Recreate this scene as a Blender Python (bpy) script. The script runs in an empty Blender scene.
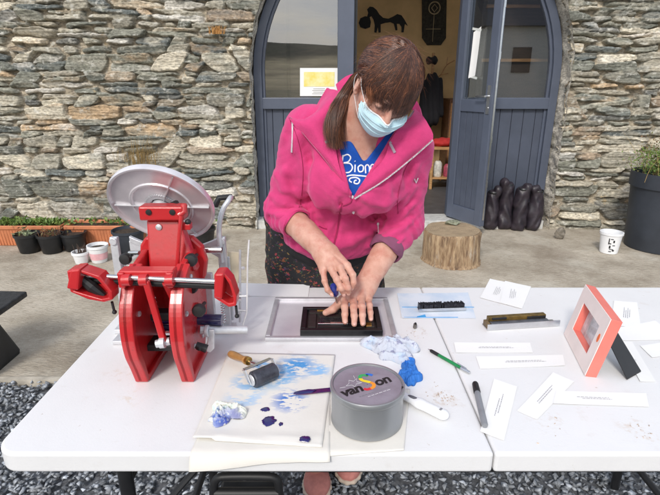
import bpy, bmesh, math, random
import numpy as np
from mathutils import Vector, Matrix, Quaternion, noise as mn
from mathutils.bvhtree import BVHTree
R = math.radians
random.seed(7); rng = np.random.default_rng(11)
scene = bpy.context.scene
COL = scene.collection
# ---------------------------------------------------------------- camera
CAM_Z = 1.375; PITCH = R(18.5); FPX = 490.0
cam_d = bpy.data.cameras.new('camera'); cam = bpy.data.objects.new('camera', cam_d); COL.objects.link(cam)
cam.location = (0, 0, CAM_Z); cam.rotation_euler = (R(90) - PITCH, 0, 0)
cam_d.sensor_width = 36; cam_d.lens = 36 * FPX / 660; cam_d.clip_start = .02; cam_d.clip_end = 3000
scene.camera = cam
def ray(px, py):
    a = (px - 330) / FPX; b = (247.5 - py) / FPX
    return Vector((a, math.cos(PITCH) + b * math.sin(PITCH), -math.sin(PITCH) + b * math.cos(PITCH)))
def at_z(px, py, z):                       # measured point of the photo lying at height z
    d = ray(px, py); t = (z - CAM_Z) / d.z; return Vector((0, 0, CAM_Z)) + d * t
def at_y(px, py, Y):                       # measured point of the photo lying at distance Y
    d = ray(px, py); t = Y / d.y; return Vector((0, 0, CAM_Z)) + d * t
TZ = .74
def T(px, py, dz=0.0): return at_z(px, py, TZ + dz)
# ---------------------------------------------------------------- materials
def nt(m):
    m.use_nodes = True; return m.node_tree, m.node_tree.nodes['Principled BSDF']
def mat(name, col, rough=.6, metal=0., var=.12, scale=20., bump=0., bscale=200., col2=None, spec=.5, detail=5., coat=0., sss=0., thresh=None, stretch=None, bstretch=None, rvar=0.):
    m = bpy.data.materials.new(name); t, p = nt(m); N, L = t.nodes, t.links
    c = N.new('ShaderNodeTexCoord')
    p.inputs['Roughness'].default_value = rough; p.inputs['Metallic'].default_value = metal
    p.inputs['Specular IOR Level'].default_value = spec
    p.inputs['Coat Weight'].default_value = coat
    if coat: p.inputs['Coat Roughness'].default_value = .12
    if sss:
        p.inputs['Subsurface Weight'].default_value = sss; p.inputs['Subsurface Radius'].default_value = (.012, .004, .002)
        p.inputs['Subsurface Scale'].default_value = 1.0
    def coords(s):
        if s is None: return c.outputs['Object']
        mp = N.new('ShaderNodeMapping'); mp.inputs['Scale'].default_value = s
        L.new(c.outputs['Object'], mp.inputs['Vector']); return mp.outputs['Vector']
    nz = N.new('ShaderNodeTexNoise'); nz.inputs['Scale'].default_value = scale; nz.inputs['Detail'].default_value = detail
    nz.inputs['Roughness'].default_value = .6
    L.new(coords(stretch), nz.inputs['Vector'])
    r = N.new('ShaderNodeValToRGB'); e = r.color_ramp.elements
    c1 = col; c2 = col2 if col2 else tuple(min(1, x * (1 + var)) for x in col)
    c0 = col if col2 else tuple(x * (1 - var) for x in col)
    e[0].position, e[1].position = (.35, .65) if thresh is None else thresh
    e[0].color = (*c0, 1); e[1].color = (*c2, 1)
    L.new(nz.outputs['Fac'], r.inputs['Fac']); L.new(r.outputs['Color'], p.inputs['Base Color'])
    if rvar:
        mr = N.new('ShaderNodeMapRange'); mr.inputs['To Min'].default_value = max(0, rough - rvar); mr.inputs['To Max'].default_value = min(1, rough + rvar)
        mr.inputs['From Min'].default_value = .3; mr.inputs['From Max'].default_value = .7
        L.new(nz.outputs['Fac'], mr.inputs['Value']); L.new(mr.outputs['Result'], p.inputs['Roughness'])
    if bump:
        n2 = N.new('ShaderNodeTexNoise'); n2.inputs['Scale'].default_value = bscale; n2.inputs['Detail'].default_value = 4
        L.new(coords(bstretch), n2.inputs['Vector'])
        b = N.new('ShaderNodeBump'); b.inputs['Strength'].default_value = bump; b.inputs['Distance'].default_value = .002
        L.new(n2.outputs['Fac'], b.inputs['Height']); L.new(b.outputs['Normal'], p.inputs['Normal'])
    return m
def layer(m, col, scale, lo, hi, amount=1., vec=None, detail=6, seed=0., stretch=None, rough=None):
    """adds a patchy second colour (stain, dirt, ink) over a material"""
    t = m.node_tree; N, L = t.nodes, t.links; p = N['Principled BSDF']
    src = p.inputs['Base Color'].links[0].from_socket
    c = N.new('ShaderNodeTexCoord'); mp = N.new('ShaderNodeMapping'); mp.inputs['Location'].default_value = (seed, seed * .7, seed * 1.3)
    if stretch: mp.inputs['Scale'].default_value = stretch
    nz = N.new('ShaderNodeTexNoise'); nz.inputs['Scale'].default_value = scale; nz.inputs['Detail'].default_value = detail; nz.inputs['Roughness'].default_value = .65
    L.new(c.outputs['Object'], mp.inputs['Vector']); L.new(mp.outputs['Vector'], nz.inputs['Vector'])
    r = N.new('ShaderNodeMapRange'); r.inputs['From Min'].default_value = lo; r.inputs['From Max'].default_value = hi; r.inputs['To Max'].default_value = amount
    L.new(nz.outputs['Fac'], r.inputs['Value'])
    mx = N.new('ShaderNodeMix'); mx.data_type = 'RGBA'
    fac = r.outputs['Result']
    if vec is not None:                      # confined to a round patch: vec = (x,y,z,radius) in object space
        vm = N.new('ShaderNodeVectorMath'); vm.operation = 'DISTANCE'; vm.inputs[1].default_value = vec[:3]
        L.new(c.outputs['Object'], vm.inputs[0])
        r2 = N.new('ShaderNodeMapRange'); r2.inputs['From Min'].default_value = vec[3]; r2.inputs['From Max'].default_value = vec[3] * .35
        L.new(vm.outputs['Value'], r2.inputs['Value'])
        mu = N.new('ShaderNodeMath'); mu.operation = 'MULTIPLY'; L.new(fac, mu.inputs[0]); L.new(r2.outputs['Result'], mu.inputs[1]); fac = mu.outputs[0]
    L.new(fac, mx.inputs['Factor']); L.new(src, mx.inputs[6]); mx.inputs[7].default_value = (*col, 1)
    L.new(mx.outputs[2], p.inputs['Base Color'])
    return m
def vcol_mat(name, rough=.85, var=.25, scale=30., bump=.4, bscale=60., layers=(), spec=.3, stretch=None):
    m = mat(name, (.5, .5, .5), rough, 0, var, scale, bump, bscale, spec=spec, stretch=stretch)
    t = m.node_tree; N, L = t.nodes, t.links; p = N['Principled BSDF']
    src = p.inputs['Base Color'].links[0].from_socket
    a = N.new('ShaderNodeAttribute'); a.attribute_name = 'Col'
    mx = N.new('ShaderNodeMix'); mx.data_type = 'RGBA'; mx.blend_type = 'MULTIPLY'; mx.inputs['Factor'].default_value = 1
    g = N.new('ShaderNodeMix'); g.data_type = 'RGBA'; g.blend_type = 'MULTIPLY'; g.inputs['Factor'].default_value = 1
    L.new(src, g.inputs[6]); g.inputs[7].default_value = (2, 2, 2, 1)
    g.clamp_result = False
    L.new(a.outputs['Color'], mx.inputs[6]); L.new(g.outputs[2], mx.inputs[7]); L.new(mx.outputs[2], p.inputs['Base Color'])
    for l in layers: layer(m, *l)
    return m
def glass_mat(name, tint=(.95, .97, .97), ior=3.1):
    m = bpy.data.materials.new(name); m.use_nodes = True; t = m.node_tree; N, L = t.nodes, t.links; N.clear()
    o = N.new('ShaderNodeOutputMaterial'); mx = N.new('ShaderNodeMixShader'); tr = N.new('ShaderNodeBsdfTransparent'); gl = N.new('ShaderNodeBsdfGlossy')
    gl.inputs['Roughness'].default_value = .01; tr.inputs['Color'].default_value = (*tint, 1)
    fr = N.new('ShaderNodeFresnel'); fr.inputs['IOR'].default_value = ior
    ge = N.new('ShaderNodeNewGeometry'); iv = N.new('ShaderNodeMath'); iv.operation = 'SUBTRACT'; iv.inputs[0].default_value = 1; L.new(ge.outputs['Backfacing'], iv.inputs[1])
    mu = N.new('ShaderNodeMath'); mu.operation = 'MULTIPLY'; L.new(fr.outputs[0], mu.inputs[0]); L.new(iv.outputs[0], mu.inputs[1]); L.new(mu.outputs[0], mx.inputs[0]); L.new(tr.outputs[0], mx.inputs[1]); L.new(gl.outputs[0], mx.inputs[2]); L.new(mx.outputs[0], o.inputs[0])
    return m
# ---------------------------------------------------------------- objects
def tag(o, label=None, cat=None, group=None, kind=None):
    if label: o['label'] = label
    if cat: o['category'] = cat
    if group: o['group'] = group
    if kind: o['kind'] = kind
    return o
def thing(name, label, cat, loc, group=None):
    o = bpy.data.objects.new(name, None); COL.objects.link(o); o.location = loc; o.empty_display_size = .05
    return tag(o, label, cat, group)
def mobj(name, verts, faces, m, parent=None, smooth=False, base=None, bevel=0., seg=2, vcol=None, label=None, sub=0, auto=None):
    V = np.array(verts, dtype=np.float64).reshape(-1, 3)
    off = np.zeros(3)
    if parent is None:
        off = np.array(base) if base is not None else np.array([(V[:, 0].min() + V[:, 0].max()) / 2, (V[:, 1].min() + V[:, 1].max()) / 2, V[:, 2].min()])
    V = V - off
    me = bpy.data.meshes.new(name)
    if isinstance(faces, np.ndarray):
        k = faces.shape[1]; n = len(faces)
        me.vertices.add(len(V)); me.vertices.foreach_set('co', V.astype(np.float32).ravel())
        me.loops.add(n * k); me.loops.foreach_set('vertex_index', faces.astype(np.int32).ravel())
        me.polygons.add(n); me.polygons.foreach_set('loop_start', np.arange(0, n * k, k, dtype=np.int32))
        me.update(calc_edges=True)
    else:
        me.from_pydata([tuple(v) for v in V], [], faces); me.update()
    if smooth: me.polygons.foreach_set('use_smooth', [True] * len(me.polygons))
    if vcol is not None:
        a = me.color_attributes.new('Col', 'FLOAT_COLOR', 'POINT')
        c = np.ones((len(V), 4), np.float32); c[:, :3] = vcol; a.data.foreach_set('color', c.ravel())
    me.materials.append(m)
    o = bpy.data.objects.new(name, me); COL.objects.link(o); o.location = off
    if parent is not None:
        o.parent = parent
        inv = Matrix.Identity(4); q = parent
        W = parent_world(parent); o.matrix_parent_inverse = W.inverted()
    if bevel:
        b = o.modifiers.new('bevel', 'BEVEL'); b.width = bevel; b.segments = seg; b.limit_method = 'ANGLE'; b.angle_limit = R(40)
    if sub:
        s = o.modifiers.new('sub', 'SUBSURF'); s.levels = sub; s.render_levels = sub
    if label: o['label'] = label
    return o
def parent_world(o):
    M = Matrix.LocRotScale(o.location, o.rotation_euler, o.scale)
    if o.parent: return parent_world(o.parent) @ o.matrix_parent_inverse @ M
    return M
class MB:
    """collects shapes, then builds ONE mesh object"""
    def __init__(s): s.v = []; s.f = []; s.sm = []
    def add(s, vs, fs):
        n = len(s.v); s.v += [tuple(v) for v in vs]; s.f += [[i + n for i in f] for f in fs]; return s
    def box(s, c, size, rot=None):
        c = Vector(c); h = Vector(size) / 2; M = rot if rot is not None else Matrix.Identity(3)
        vs = [c + M @ Vector((x * h.x, y * h.y, z * h.z)) for x in (-1, 1) for y in (-1, 1) for z in (-1, 1)]
        return s.add(vs, [(0, 1, 3, 2), (4, 6, 7, 5), (0, 4, 5, 1), (2, 3, 7, 6), (0, 2, 6, 4), (1, 5, 7, 3)])
    def frame(s, d):
        d = Vector(d).normalized(); u = d.orthogonal().normalized(); return u, d.cross(u)
    def cyl(s, a, b, r0, r1=None, n=20, cap=True):
        a, b = Vector(a), Vector(b); r1 = r0 if r1 is None else r1; u, w = s.frame(b - a)
        vs = []
        for p, r in ((a, r0), (b, r1)):
            vs += [p + (u * math.cos(k * math.tau / n) + w * math.sin(k * math.tau / n)) * r for k in range(n)]
        fs = [(k, (k + 1) % n, n + (k + 1) % n, n + k) for k in range(n)]
        if cap: fs += [tuple(range(n - 1, -1, -1)), tuple(range(n, 2 * n))]
        return s.add(vs, fs)
    def tube(s, pts, r, n=10, cap=True, flat=None):
        pts = [Vector(p) for p in pts]; rs = r if isinstance(r, (list, tuple)) else [r] * len(pts)
        u = None; vs = []
        for i, p in enumerate(pts):
            d = (pts[min(i + 1, len(pts) - 1)] - pts[max(i - 1, 0)]).normalized()
            if u is None: u = d.orthogonal().normalized()
            u = (u - d * u.dot(d)).normalized(); w = d.cross(u)
            vs += [p + (u * math.cos(k * math.tau / n) + w * math.sin(k * math.tau / n)) * rs[i] for k in range(n)]
        m = len(pts); fs = [(i * n + k, i * n + (k + 1) % n, (i + 1) * n + (k + 1) % n, (i + 1) * n + k) for i in range(m - 1) for k in range(n)]
        if cap: fs += [tuple(range(n - 1, -1, -1)), tuple(range((m - 1) * n, m * n))]
        return s.add(vs, fs)
    def lathe(s, prof, c, axis=(0, 0, 1), n=40, cap=(True, True)):
        a = Vector(axis).normalized(); u, w = s.frame(a); c = Vector(c); vs = []
        for r, h in prof: vs += [c + a * h + (u * math.cos(k * math.tau / n) + w * math.sin(k * math.tau / n)) * r for k in range(n)]
        m = len(prof); fs = [(i * n + k, i * n + (k + 1) % n, (i + 1) * n + (k + 1) % n, (i + 1) * n + k) for i in range(m - 1) for k in range(n)]
        if cap[0]: fs.append(tuple(range(n - 1, -1, -1)))
        if cap[1]: fs.append(tuple(range((m - 1) * n, m * n)))
        return s.add(vs, fs)
    def prism(s, poly, off):                # poly: 3D points of a flat outline, off: extrusion vector
        off = Vector(off); n = len(poly); P = [Vector(p) for p in poly]
        return s.add(P + [p + off for p in P], [tuple(range(n - 1, -1, -1)), tuple(range(n, 2 * n))] + [(k, (k + 1) % n, n + (k + 1) % n, n + k) for k in range(n)])
    def ico(s, c, r, sub=2, scale=(1, 1, 1), jit=0., seed=0):
        bm = bmesh.new(); bmesh.ops.create_icosphere(bm, subdivisions=sub, radius=1)
        vs = []
        for v in bm.verts:
            k = 1 + jit * mn.noise(v.co * 1.7 + Vector((seed, seed * 2.1, 0)))
            vs.append(Vector(c) + Vector((v.co.x * scale[0], v.co.y * scale[1], v.co.z * scale[2])) * r * k)
        fs = [[v.index for v in f.verts] for f in bm.faces]; bm.free(); return s.add(vs, fs)
    def build(s, name, m, parent=None, smooth=False, bevel=0., base=None, seg=2, label=None, sub=0, fix=True):
        o = mobj(name, s.v, s.f, m, parent, smooth, base, bevel, seg, label=label, sub=sub)
        if fix:
            bm = bmesh.new(); bm.from_mesh(o.data); bmesh.ops.recalc_face_normals(bm, faces=bm.faces); bm.to_mesh(o.data); bm.free()
        if smooth:
            try: o.data.set_sharp_from_angle(angle=R(38))
            except Exception: pass
        return o
def bez(pts, n):
    """smooth Catmull-Rom curve through pts"""
    P = [Vector(p) for p in pts]; P = [P[0] * 2 - P[1]] + P + [P[-1] * 2 - P[-2]]; out = []
    m = len(P) - 3
    for k in range(n):
        t = k / (n - 1) * m; i = min(int(t), m - 1); t -= i; a, b, c, d = P[i:i + 4]
        out.append(.5 * ((2 * b) + (c - a) * t + (2 * a - 5 * b + 4 * c - d) * t * t + (3 * b - a - 3 * c + d) * t ** 3))
    return out
def copy_tree(o, parent=None):
    c = o.copy(); COL.objects.link(c)
    if parent: c.parent = parent
    for ch in list(o.children): copy_tree(ch, c)
    return c
# ---------------------------------------------------------------- implicit surfaces (for bodies, cloth)
def gridP(lo, hi, h):
    ax = [np.arange(lo[i], hi[i] + h, h, dtype=np.float32) for i in range(3)]
    return ax, np.stack(np.meshgrid(*ax, indexing='ij'), -1)
def rcone(P, a, b, ra, rb, flat=None):
    a = np.array(a, np.float32); b = np.array(b, np.float32); ab = b - a
    t = np.clip(((P - a) @ ab) / max(float(ab @ ab), 1e-9), 0, 1)
    Q = P - a - t[..., None] * ab
    if flat is not None:                     # (direction, factor): squashed along direction
        n = np.array(flat[0], np.float32); n /= np.linalg.norm(n); q = Q @ n
        Q = Q + (q * (1 / flat[1] - 1))[..., None] * n
    return (np.sqrt((Q * Q).sum(-1)) - (ra + t * (rb - ra))) * (1 if flat is None else min(1, flat[1] * 1.1))
def ell(P, c, r, ax=None):
    Q = P - np.array(c, np.float32)
    if ax is not None: Q = Q @ np.array(ax, np.float32).T
    r = np.array(r, np.float32); k0 = np.sqrt(((Q / r) ** 2).sum(-1)); k1 = np.sqrt(((Q / r ** 2) ** 2).sum(-1)) + 1e-9
    return k0 * (k0 - 1) / k1
def smin(a, b, k): h = np.clip(.5 + .5 * (b - a) / k, 0, 1); return b + (a - b) * h - k * h * (1 - h)
def smax(a, b, k): return -smin(-a, -b, k)
def nets(ax, F):
    S = F < 0; nx, ny, nz = F.shape
    c = [S[i:nx - 1 + i, j:ny - 1 + j, k:nz - 1 + k] for i in (0, 1) for j in (0, 1) for k in (0, 1)]
    al = c[0].copy(); an = c[0].copy()
    for q in c[1:]: al &= q; an |= q
    act = an & ~al; idx = np.argwhere(act); ID = -np.ones(act.shape, np.int32); ID[act] = np.arange(len(idx))
    pos = np.zeros((len(idx), 3)); cnt = np.zeros(len(idx))
    E = []
    for a in range(3):
        o = [x for x in range(3) if x != a]
        for u in (0, 1):
            for w in (0, 1):
                s = [0, 0, 0]; s[o[0]] = u; s[o[1]] = w; e = list(s); e[a] = 1; E.append((s, e))
    for s, e in E:
        i0 = idx + s; i1 = idx + e; f0 = F[i0[:, 0], i0[:, 1], i0[:, 2]]; f1 = F[i1[:, 0], i1[:, 1], i1[:, 2]]
        m = (f0 < 0) != (f1 < 0); t = np.where(m, f0 / np.where(m, f0 - f1, 1), 0)
        pos += np.where(m[:, None], np.array(s) + t[:, None] * (np.array(e) - np.array(s)), 0); cnt += m
    pos = idx + pos / cnt[:, None]
    h = ax[0][1] - ax[0][0]; V = pos * h + np.array([ax[0][0], ax[1][0], ax[2][0]])
    faces = []
    for a in range(3):
        b, d = [(1, 2), (2, 0), (0, 1)][a]
        sl0 = [slice(1, -1)] * 3; sl0[a] = slice(0, -1); sl1 = [slice(1, -1)] * 3; sl1[a] = slice(1, None)
        A = S[tuple(sl0)]; B = S[tuple(sl1)]; w = np.argwhere(A != B)
        inside_first = A[w[:, 0], w[:, 1], w[:, 2]]
        g = w.copy()
        for x in range(3):
            if x != a: g[:, x] += 1
        eb = np.eye(3, dtype=int)[b]; ed = np.eye(3, dtype=int)[d]
        q = [g - eb - ed, g - ed, g, g - eb]
        ids = np.stack([ID[z[:, 0], z[:, 1], z[:, 2]] for z in q], 1)
        ids[~inside_first] = ids[~inside_first][:, ::-1]
        faces.append(ids)
    Fc = np.concatenate(faces); Fc = Fc[(Fc >= 0).all(1)]
    return V, Fc
def largest(V, Fc):
    n = len(V); lab = np.arange(n)
    while True:
        m = lab[Fc].min(1); new = lab.copy()
        for a in range(Fc.shape[1]): np.minimum.at(new, Fc[:, a], m)
        new = new[new]
        if (new == lab).all(): break
        lab = new
    u, c = np.unique(lab, return_counts=True); k = u[c.argmax()]; keep = lab == k; idx = -np.ones(n, int); idx[keep] = np.arange(keep.sum())
    Fk = Fc[keep[Fc[:, 0]]]; return V[keep], idx[Fk]
def relax(V, Fc, it=2, lam=.5):
    n = len(V)
    for _ in range(it):
        s = np.zeros_like(V); c = np.zeros(n)
        for a in range(4):
            i, j = Fc[:, a], Fc[:, (a + 1) % 4]
            for k in range(3): s[:, k] += np.bincount(i, V[j, k], n) + np.bincount(j, V[i, k], n)
            c += np.bincount(i, minlength=n) + np.bincount(j, minlength=n)
        V = V + lam * (s / np.maximum(c, 1)[:, None] - V)
    return V
def nrm(v): v = np.array(v, float); return v / np.linalg.norm(v)
def vnoise(x, y, seed=0):
    """value noise, numpy"""
    xi = np.floor(x).astype(np.int64); yi = np.floor(y).astype(np.int64); fx = x - xi; fy = y - yi
    fx = fx * fx * (3 - 2 * fx); fy = fy * fy * (3 - 2 * fy)
    def h(a, b):
        v = (a * 374761393 + b * 668265263 + seed * 974634777) & 0x7fffffff; v = ((v ^ (v >> 13)) * 1274126177) & 0x7fffffff
        return ((v ^ (v >> 16)) & 0xffff) / 65535.
    return (h(xi, yi) * (1 - fx) + h(xi + 1, yi) * fx) * (1 - fy) + (h(xi, yi + 1) * (1 - fx) + h(xi + 1, yi + 1) * fx) * fy
def fbm(x, y, o=4, seed=0):
    s = 0; a = .5
    for k in range(o): s = s + a * (vnoise(x * 2 ** k, y * 2 ** k, seed + k) - .5); a *= .5
    return s
# ================================================================ light and sky
SUN_EL, SUN_AZ = R(40), R(200)     # azimuth measured clockwise from +Y: the sun stands behind the camera, a little to its left
w = bpy.data.worlds.new('World'); scene.world = w; w.use_nodes = True
N, L = w.node_tree.nodes, w.node_tree.links; bg = N['Background']
sky = N.new('ShaderNodeTexSky'); sky.sky_type = 'NISHITA'; sky.sun_disc = False; sky.sun_elevation = SUN_EL; sky.sun_rotation = SUN_AZ
sky.air_density = 1.; sky.dust_density = 3.5; sky.ozone_density = 1.
tc = N.new('ShaderNodeTexCoord'); mp = N.new('ShaderNodeMapping'); mp.inputs['Scale'].default_value = (1, 1, 3.5)
cl = N.new('ShaderNodeTexNoise'); cl.inputs['Scale'].default_value = 2.6; cl.inputs['Detail'].default_value = 7; cl.inputs['Roughness'].default_value = .55
cr = N.new('ShaderNodeMapRange'); cr.inputs['From Min'].default_value = .36; cr.inputs['From Max'].default_value = .60; cr.inputs['To Min'].default_value = .12
mx = N.new('ShaderNodeMix'); mx.data_type = 'RGBA'; 
sx = N.new('ShaderNodeSeparateXYZ'); L.new(tc.outputs['Generated'], sx.inputs[0]); rp_ = N.new('ShaderNodeValToRGB'); L.new(sx.outputs['Z'], rp_.inputs['Fac'])
rp_.color_ramp.elements[0].position = .02; rp_.color_ramp.elements[0].color = (7.9, 8.4, 9.2, 1); rp_.color_ramp.elements[1].position = .8; rp_.color_ramp.elements[1].color = (4.3, 4.6, 5.2, 1); L.new(rp_.outputs['Color'], mx.inputs[7])
L.new(tc.outputs['Generated'], mp.inputs['Vector']); L.new(mp.outputs['Vector'], cl.inputs['Vector']); L.new(cl.outputs['Fac'], cr.inputs['Value'])
L.new(cr.outputs['Result'], mx.inputs['Factor']); L.new(sky.outputs['Color'], mx.inputs[6]); L.new(mx.outputs[2], bg.inputs['Color'])
bg.inputs['Strength'].default_value = .15
sl = bpy.data.lights.new('sun', 'SUN'); sl.energy = 1.7; sl.angle = R(11); sl.color = (1, .96, .9)
so = bpy.data.objects.new('sun', sl); COL.objects.link(so); so.location = (-2, -4, 6)
sd = Vector((math.sin(SUN_AZ) * math.cos(SUN_EL), math.cos(SUN_AZ) * math.cos(SUN_EL), math.sin(SUN_EL)))
so.rotation_euler = sd.to_track_quat('Z', 'Y').to_euler()
vs = scene.view_settings; vs.view_transform = 'Standard'; vs.look = 'None'; vs.gamma = 1; vs.use_curve_mapping = False; vs.exposure = EXPOSURE = .40
# ================================================================ materials of the setting
M = {}
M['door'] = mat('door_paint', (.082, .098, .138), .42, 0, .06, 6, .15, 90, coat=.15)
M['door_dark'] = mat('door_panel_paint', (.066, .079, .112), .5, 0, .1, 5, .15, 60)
M['glass'] = glass_mat('window_glass')
M['mortar'] = mat('mortar', (.36, .32, .26), .95, 0, .3, 22, .8, 70)
M['steel'] = mat('steel', (.62, .63, .64), .3, 1, .08, 30)
M['black_metal'] = mat('black_metal', (.015, .015, .017), .4, 0, .2, 20)
M['paper'] = mat('white_paper', (.8, .8, .79), .8, 0, .02, 6)
M['terracotta'] = mat('terracotta_plastic', (.53, .19, .085), .6, 0, .15, 9, .1, 80)
M['soil'] = mat('soil', (.045, .03, .02), .95, 0, .5, 60, 1, 80)
M['black_plastic'] = mat('black_plastic', (.012, .013, .015), .45, 0, .3, 12)
M['white_plastic'] = mat('white_plastic', (.78, .79, .8), .45, 0, .03, 8)
M['pot_grey'] = mat('charcoal_pot', (.028, .034, .045), .55, 0, .15, 7, .1, 120)
M['leaf'] = mat('green_leaf', (.09, .17, .035), .6, 0, .5, 14, col2=(.2, .27, .06), thresh=(.35, .65))
M['leaf_red'] = mat('russet_leaf', (.22, .11, .06), .7, 0, .5, 18, col2=(.12, .15, .05))
M['straw'] = mat('dry_grass', (.36, .25, .1), .8, 0, .3, 20)
# ================================================================ ground
def sheet(name, x0, x1, y0, y1, z, m, nx=1, ny=1, fn=None):
    X = np.linspace(x0, x1, nx + 1); Y = np.linspace(y0, y1, ny + 1); g = np.stack(np.meshgrid(X, Y, indexing='ij'), -1)
    Z = np.full(g.shape[:2], z) if fn is None else fn(g[..., 0], g[..., 1])
    V = np.concatenate([g, Z[..., None]], -1).reshape(-1, 3); i = np.arange(nx)[:, None] * (ny + 1) + np.arange(ny)[None]
    Fc = np.stack([i, i + ny + 1, i + ny + 2, i + 1], -1).reshape(-1, 4)
    return mobj(name, V, Fc, m, None, fn is not None, base=(0, 0, 0))
m = mat('meadow_grass', (.15, .15, .08), .9, 0, .4, .4, 1, 8, col2=(.27, .23, .14))
tag(sheet('ground', -900, 900, -900, 900, -.09, m), kind='structure')
m = mat('hill_heather', (.035, .045, .025), .95, 0, .4, .02, col2=(.07, .075, .04))
def hillf(x, y): return -.5 + 9 * np.clip((-y - 110) / 300, 0, 1) + 52 * np.exp(-((y + 520) / 170) ** 2) * (1 + .9 * fbm(x / 160 + 3, y / 160, 4, 5)) * (1 - .4 * np.cos(x / 260))
ho = sheet('hills', -900, 900, -860, -110, 0, m, 120, 60, hillf)
hv = np.array([v.co[:] for v in ho.data.vertices]); fz = np.clip((hv[:, 2] - 16 - 8 * fbm(hv[:, 0] / 60, hv[:, 1] / 60, 3, 2) * 2) / 6, 0, 1)[:, None]; hc = np.array([.42, .36, .23]) * (1 - fz) + np.array([.05, .055, .035]) * fz
ca_ = ho.data.color_attributes.new('Col', 'FLOAT_COLOR', 'POINT'); ca_.data.foreach_set('color', np.concatenate([hc, np.ones((len(hc), 1))], 1).astype(np.float32).ravel()); ho.data.materials[0] = vcol_mat('hill_cover', .95, .4, .03, 0, 1)
tag(ho, kind='structure')
# concrete apron, slightly uneven, brushed diagonally
def conc(x, y): return .006 * fbm(x * 1.3, y * 1.3, 4, 9) + .0 * x
cm = mat('brushed_concrete', (.33, .285, .22), .92, 0, 0, 3.2, .8, 42, col2=(.51, .455, .37), thresh=(.33, .64), bstretch=(.7, 2.2, 1))
bt = cm.node_tree
for nd in bt.nodes:
    if nd.type == 'MAPPING': nd.inputs['Rotation'].default_value = (0, 0, R(35))
    if nd.type == 'BUMP': nd.inputs['Distance'].default_value = .012
layer(cm, (.25, .205, .15), 34, .50, .68, .5, seed=3, stretch=(.8, 1.7, 1))
layer(cm, (.52, .48, .40), 2.1, .55, .66, .85, seed=8)
layer(cm, (.20, .155, .11), 1.5, .53, .70, .6, seed=15)
layer(cm, (.62, .58, .50), 110, .58, .68, .6, seed=21); layer(cm, (.14, .115, .085), 160, .60, .68, .7, seed=31); layer(cm, (.24, .20, .15), 12, .55, .66, .4, seed=41)
for nd in bt.nodes:
    if nd.type == 'MAPPING': nd.inputs['Rotation'].default_value = (0, 0, R(35))
tag(sheet('concrete_apron', -7, 7, 2.1, 4.9, 0, cm, 140, 60, conc), kind='structure')
em = MB(); em.box((0, 2.085, -.04), (14, .03, .078)); tag(em.build('concrete_edge', mat('concrete_edging', (.46, .42, .35), .9, 0, .2, 14, .5, 60)), kind='structure')
gb = mat('gravel_bed', (.11, .115, .125), .95, 0, .5, 60, 1, 90)
tag(sheet('gravel_bed', -7, 7, -5, 2.07, -.04, gb), kind='structure')
def gravel():
    # angular slate chips, one object
    T0 = []
    for s in range(10):
        bm = bmesh.new(); r = random.Random(s)
        for k in range(9): bm.verts.new((r.uniform(-1, 1), r.uniform(-.8, .8), r.uniform(-.38, .38)))
        res = bmesh.ops.convex_hull(bm, input=bm.verts)
        bmesh.ops.delete(bm, geom=[g for g in res['geom_interior'] if isinstance(g, bmesh.types.BMVert)], context='VERTS')
        bm.verts.ensure_lookup_table(); bm.verts.index_update()
        T0.append((np.array([v.co[:] for v in bm.verts]), np.array([[v.index for v in f.verts] for f in bm.faces]))); bm.free()
    Vs, Fs, Cs = [], [], []; n0 = 0
    def scatter(n, x0, x1, y0, y1, zf, s0, s1):
        nonlocal n0
        for _ in range(n):
            v, f = T0[rng.integers(10)]; a = rng.uniform(0, 6.28); tx, ty = rng.normal(0, .45, 2); s = rng.uniform(s0, s1)
            ca, sa = math.cos(a), math.sin(a)
            A = np.array([[ca, -sa, 0], [sa, ca, 0], [0, 0, 1]]) @ np.array([[1, 0, 0], [0, math.cos(tx), -math.sin(tx)], [0, math.sin(tx), math.cos(tx)]]) @ np.array([[math.cos(ty), 0, math.sin(ty)], [0, 1, 0], [-math.sin(ty), 0, math.cos(ty)]])
            x = rng.uniform(x0, x1); y = rng.uniform(y0, y1)
            Vs.append((v * s) @ A.T + np.array([x, y, rng.uniform(*zf)])); Fs.append(f + n0); n0 += len(v)
            g = rng.choice([.16, .24, .32, .40, .50], p=[.2, .28, .28, .17, .07]) * rng.uniform(.8, 1.2); Cs.append(np.tile([g * .93, g * .99, g * 1.07], (len(v), 1)))
    scatter(15000, -2.6, 2.6, 1.0, 2.07, (-.035, -.008), .009, .019)
    scatter(5000, -2.6, 2.6, .2, 1.0, (-.035, -.01), .012, .02)
    scatter(5000, -2.6, 2.6, 1.0, 2.07, (-.012, -.004), .008, .016)
    V = np.concatenate(Vs); F_ = np.concatenate(Fs)
    gm = vcol_mat('slate_chips', .62, .35, 70, .5, 120, spec=.5)
    return tag(mobj('gravel', V, F_, gm, None, False, base=(0, 0, 0), vcol=np.concatenate(Cs)), kind='stuff')
gravel()
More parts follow.
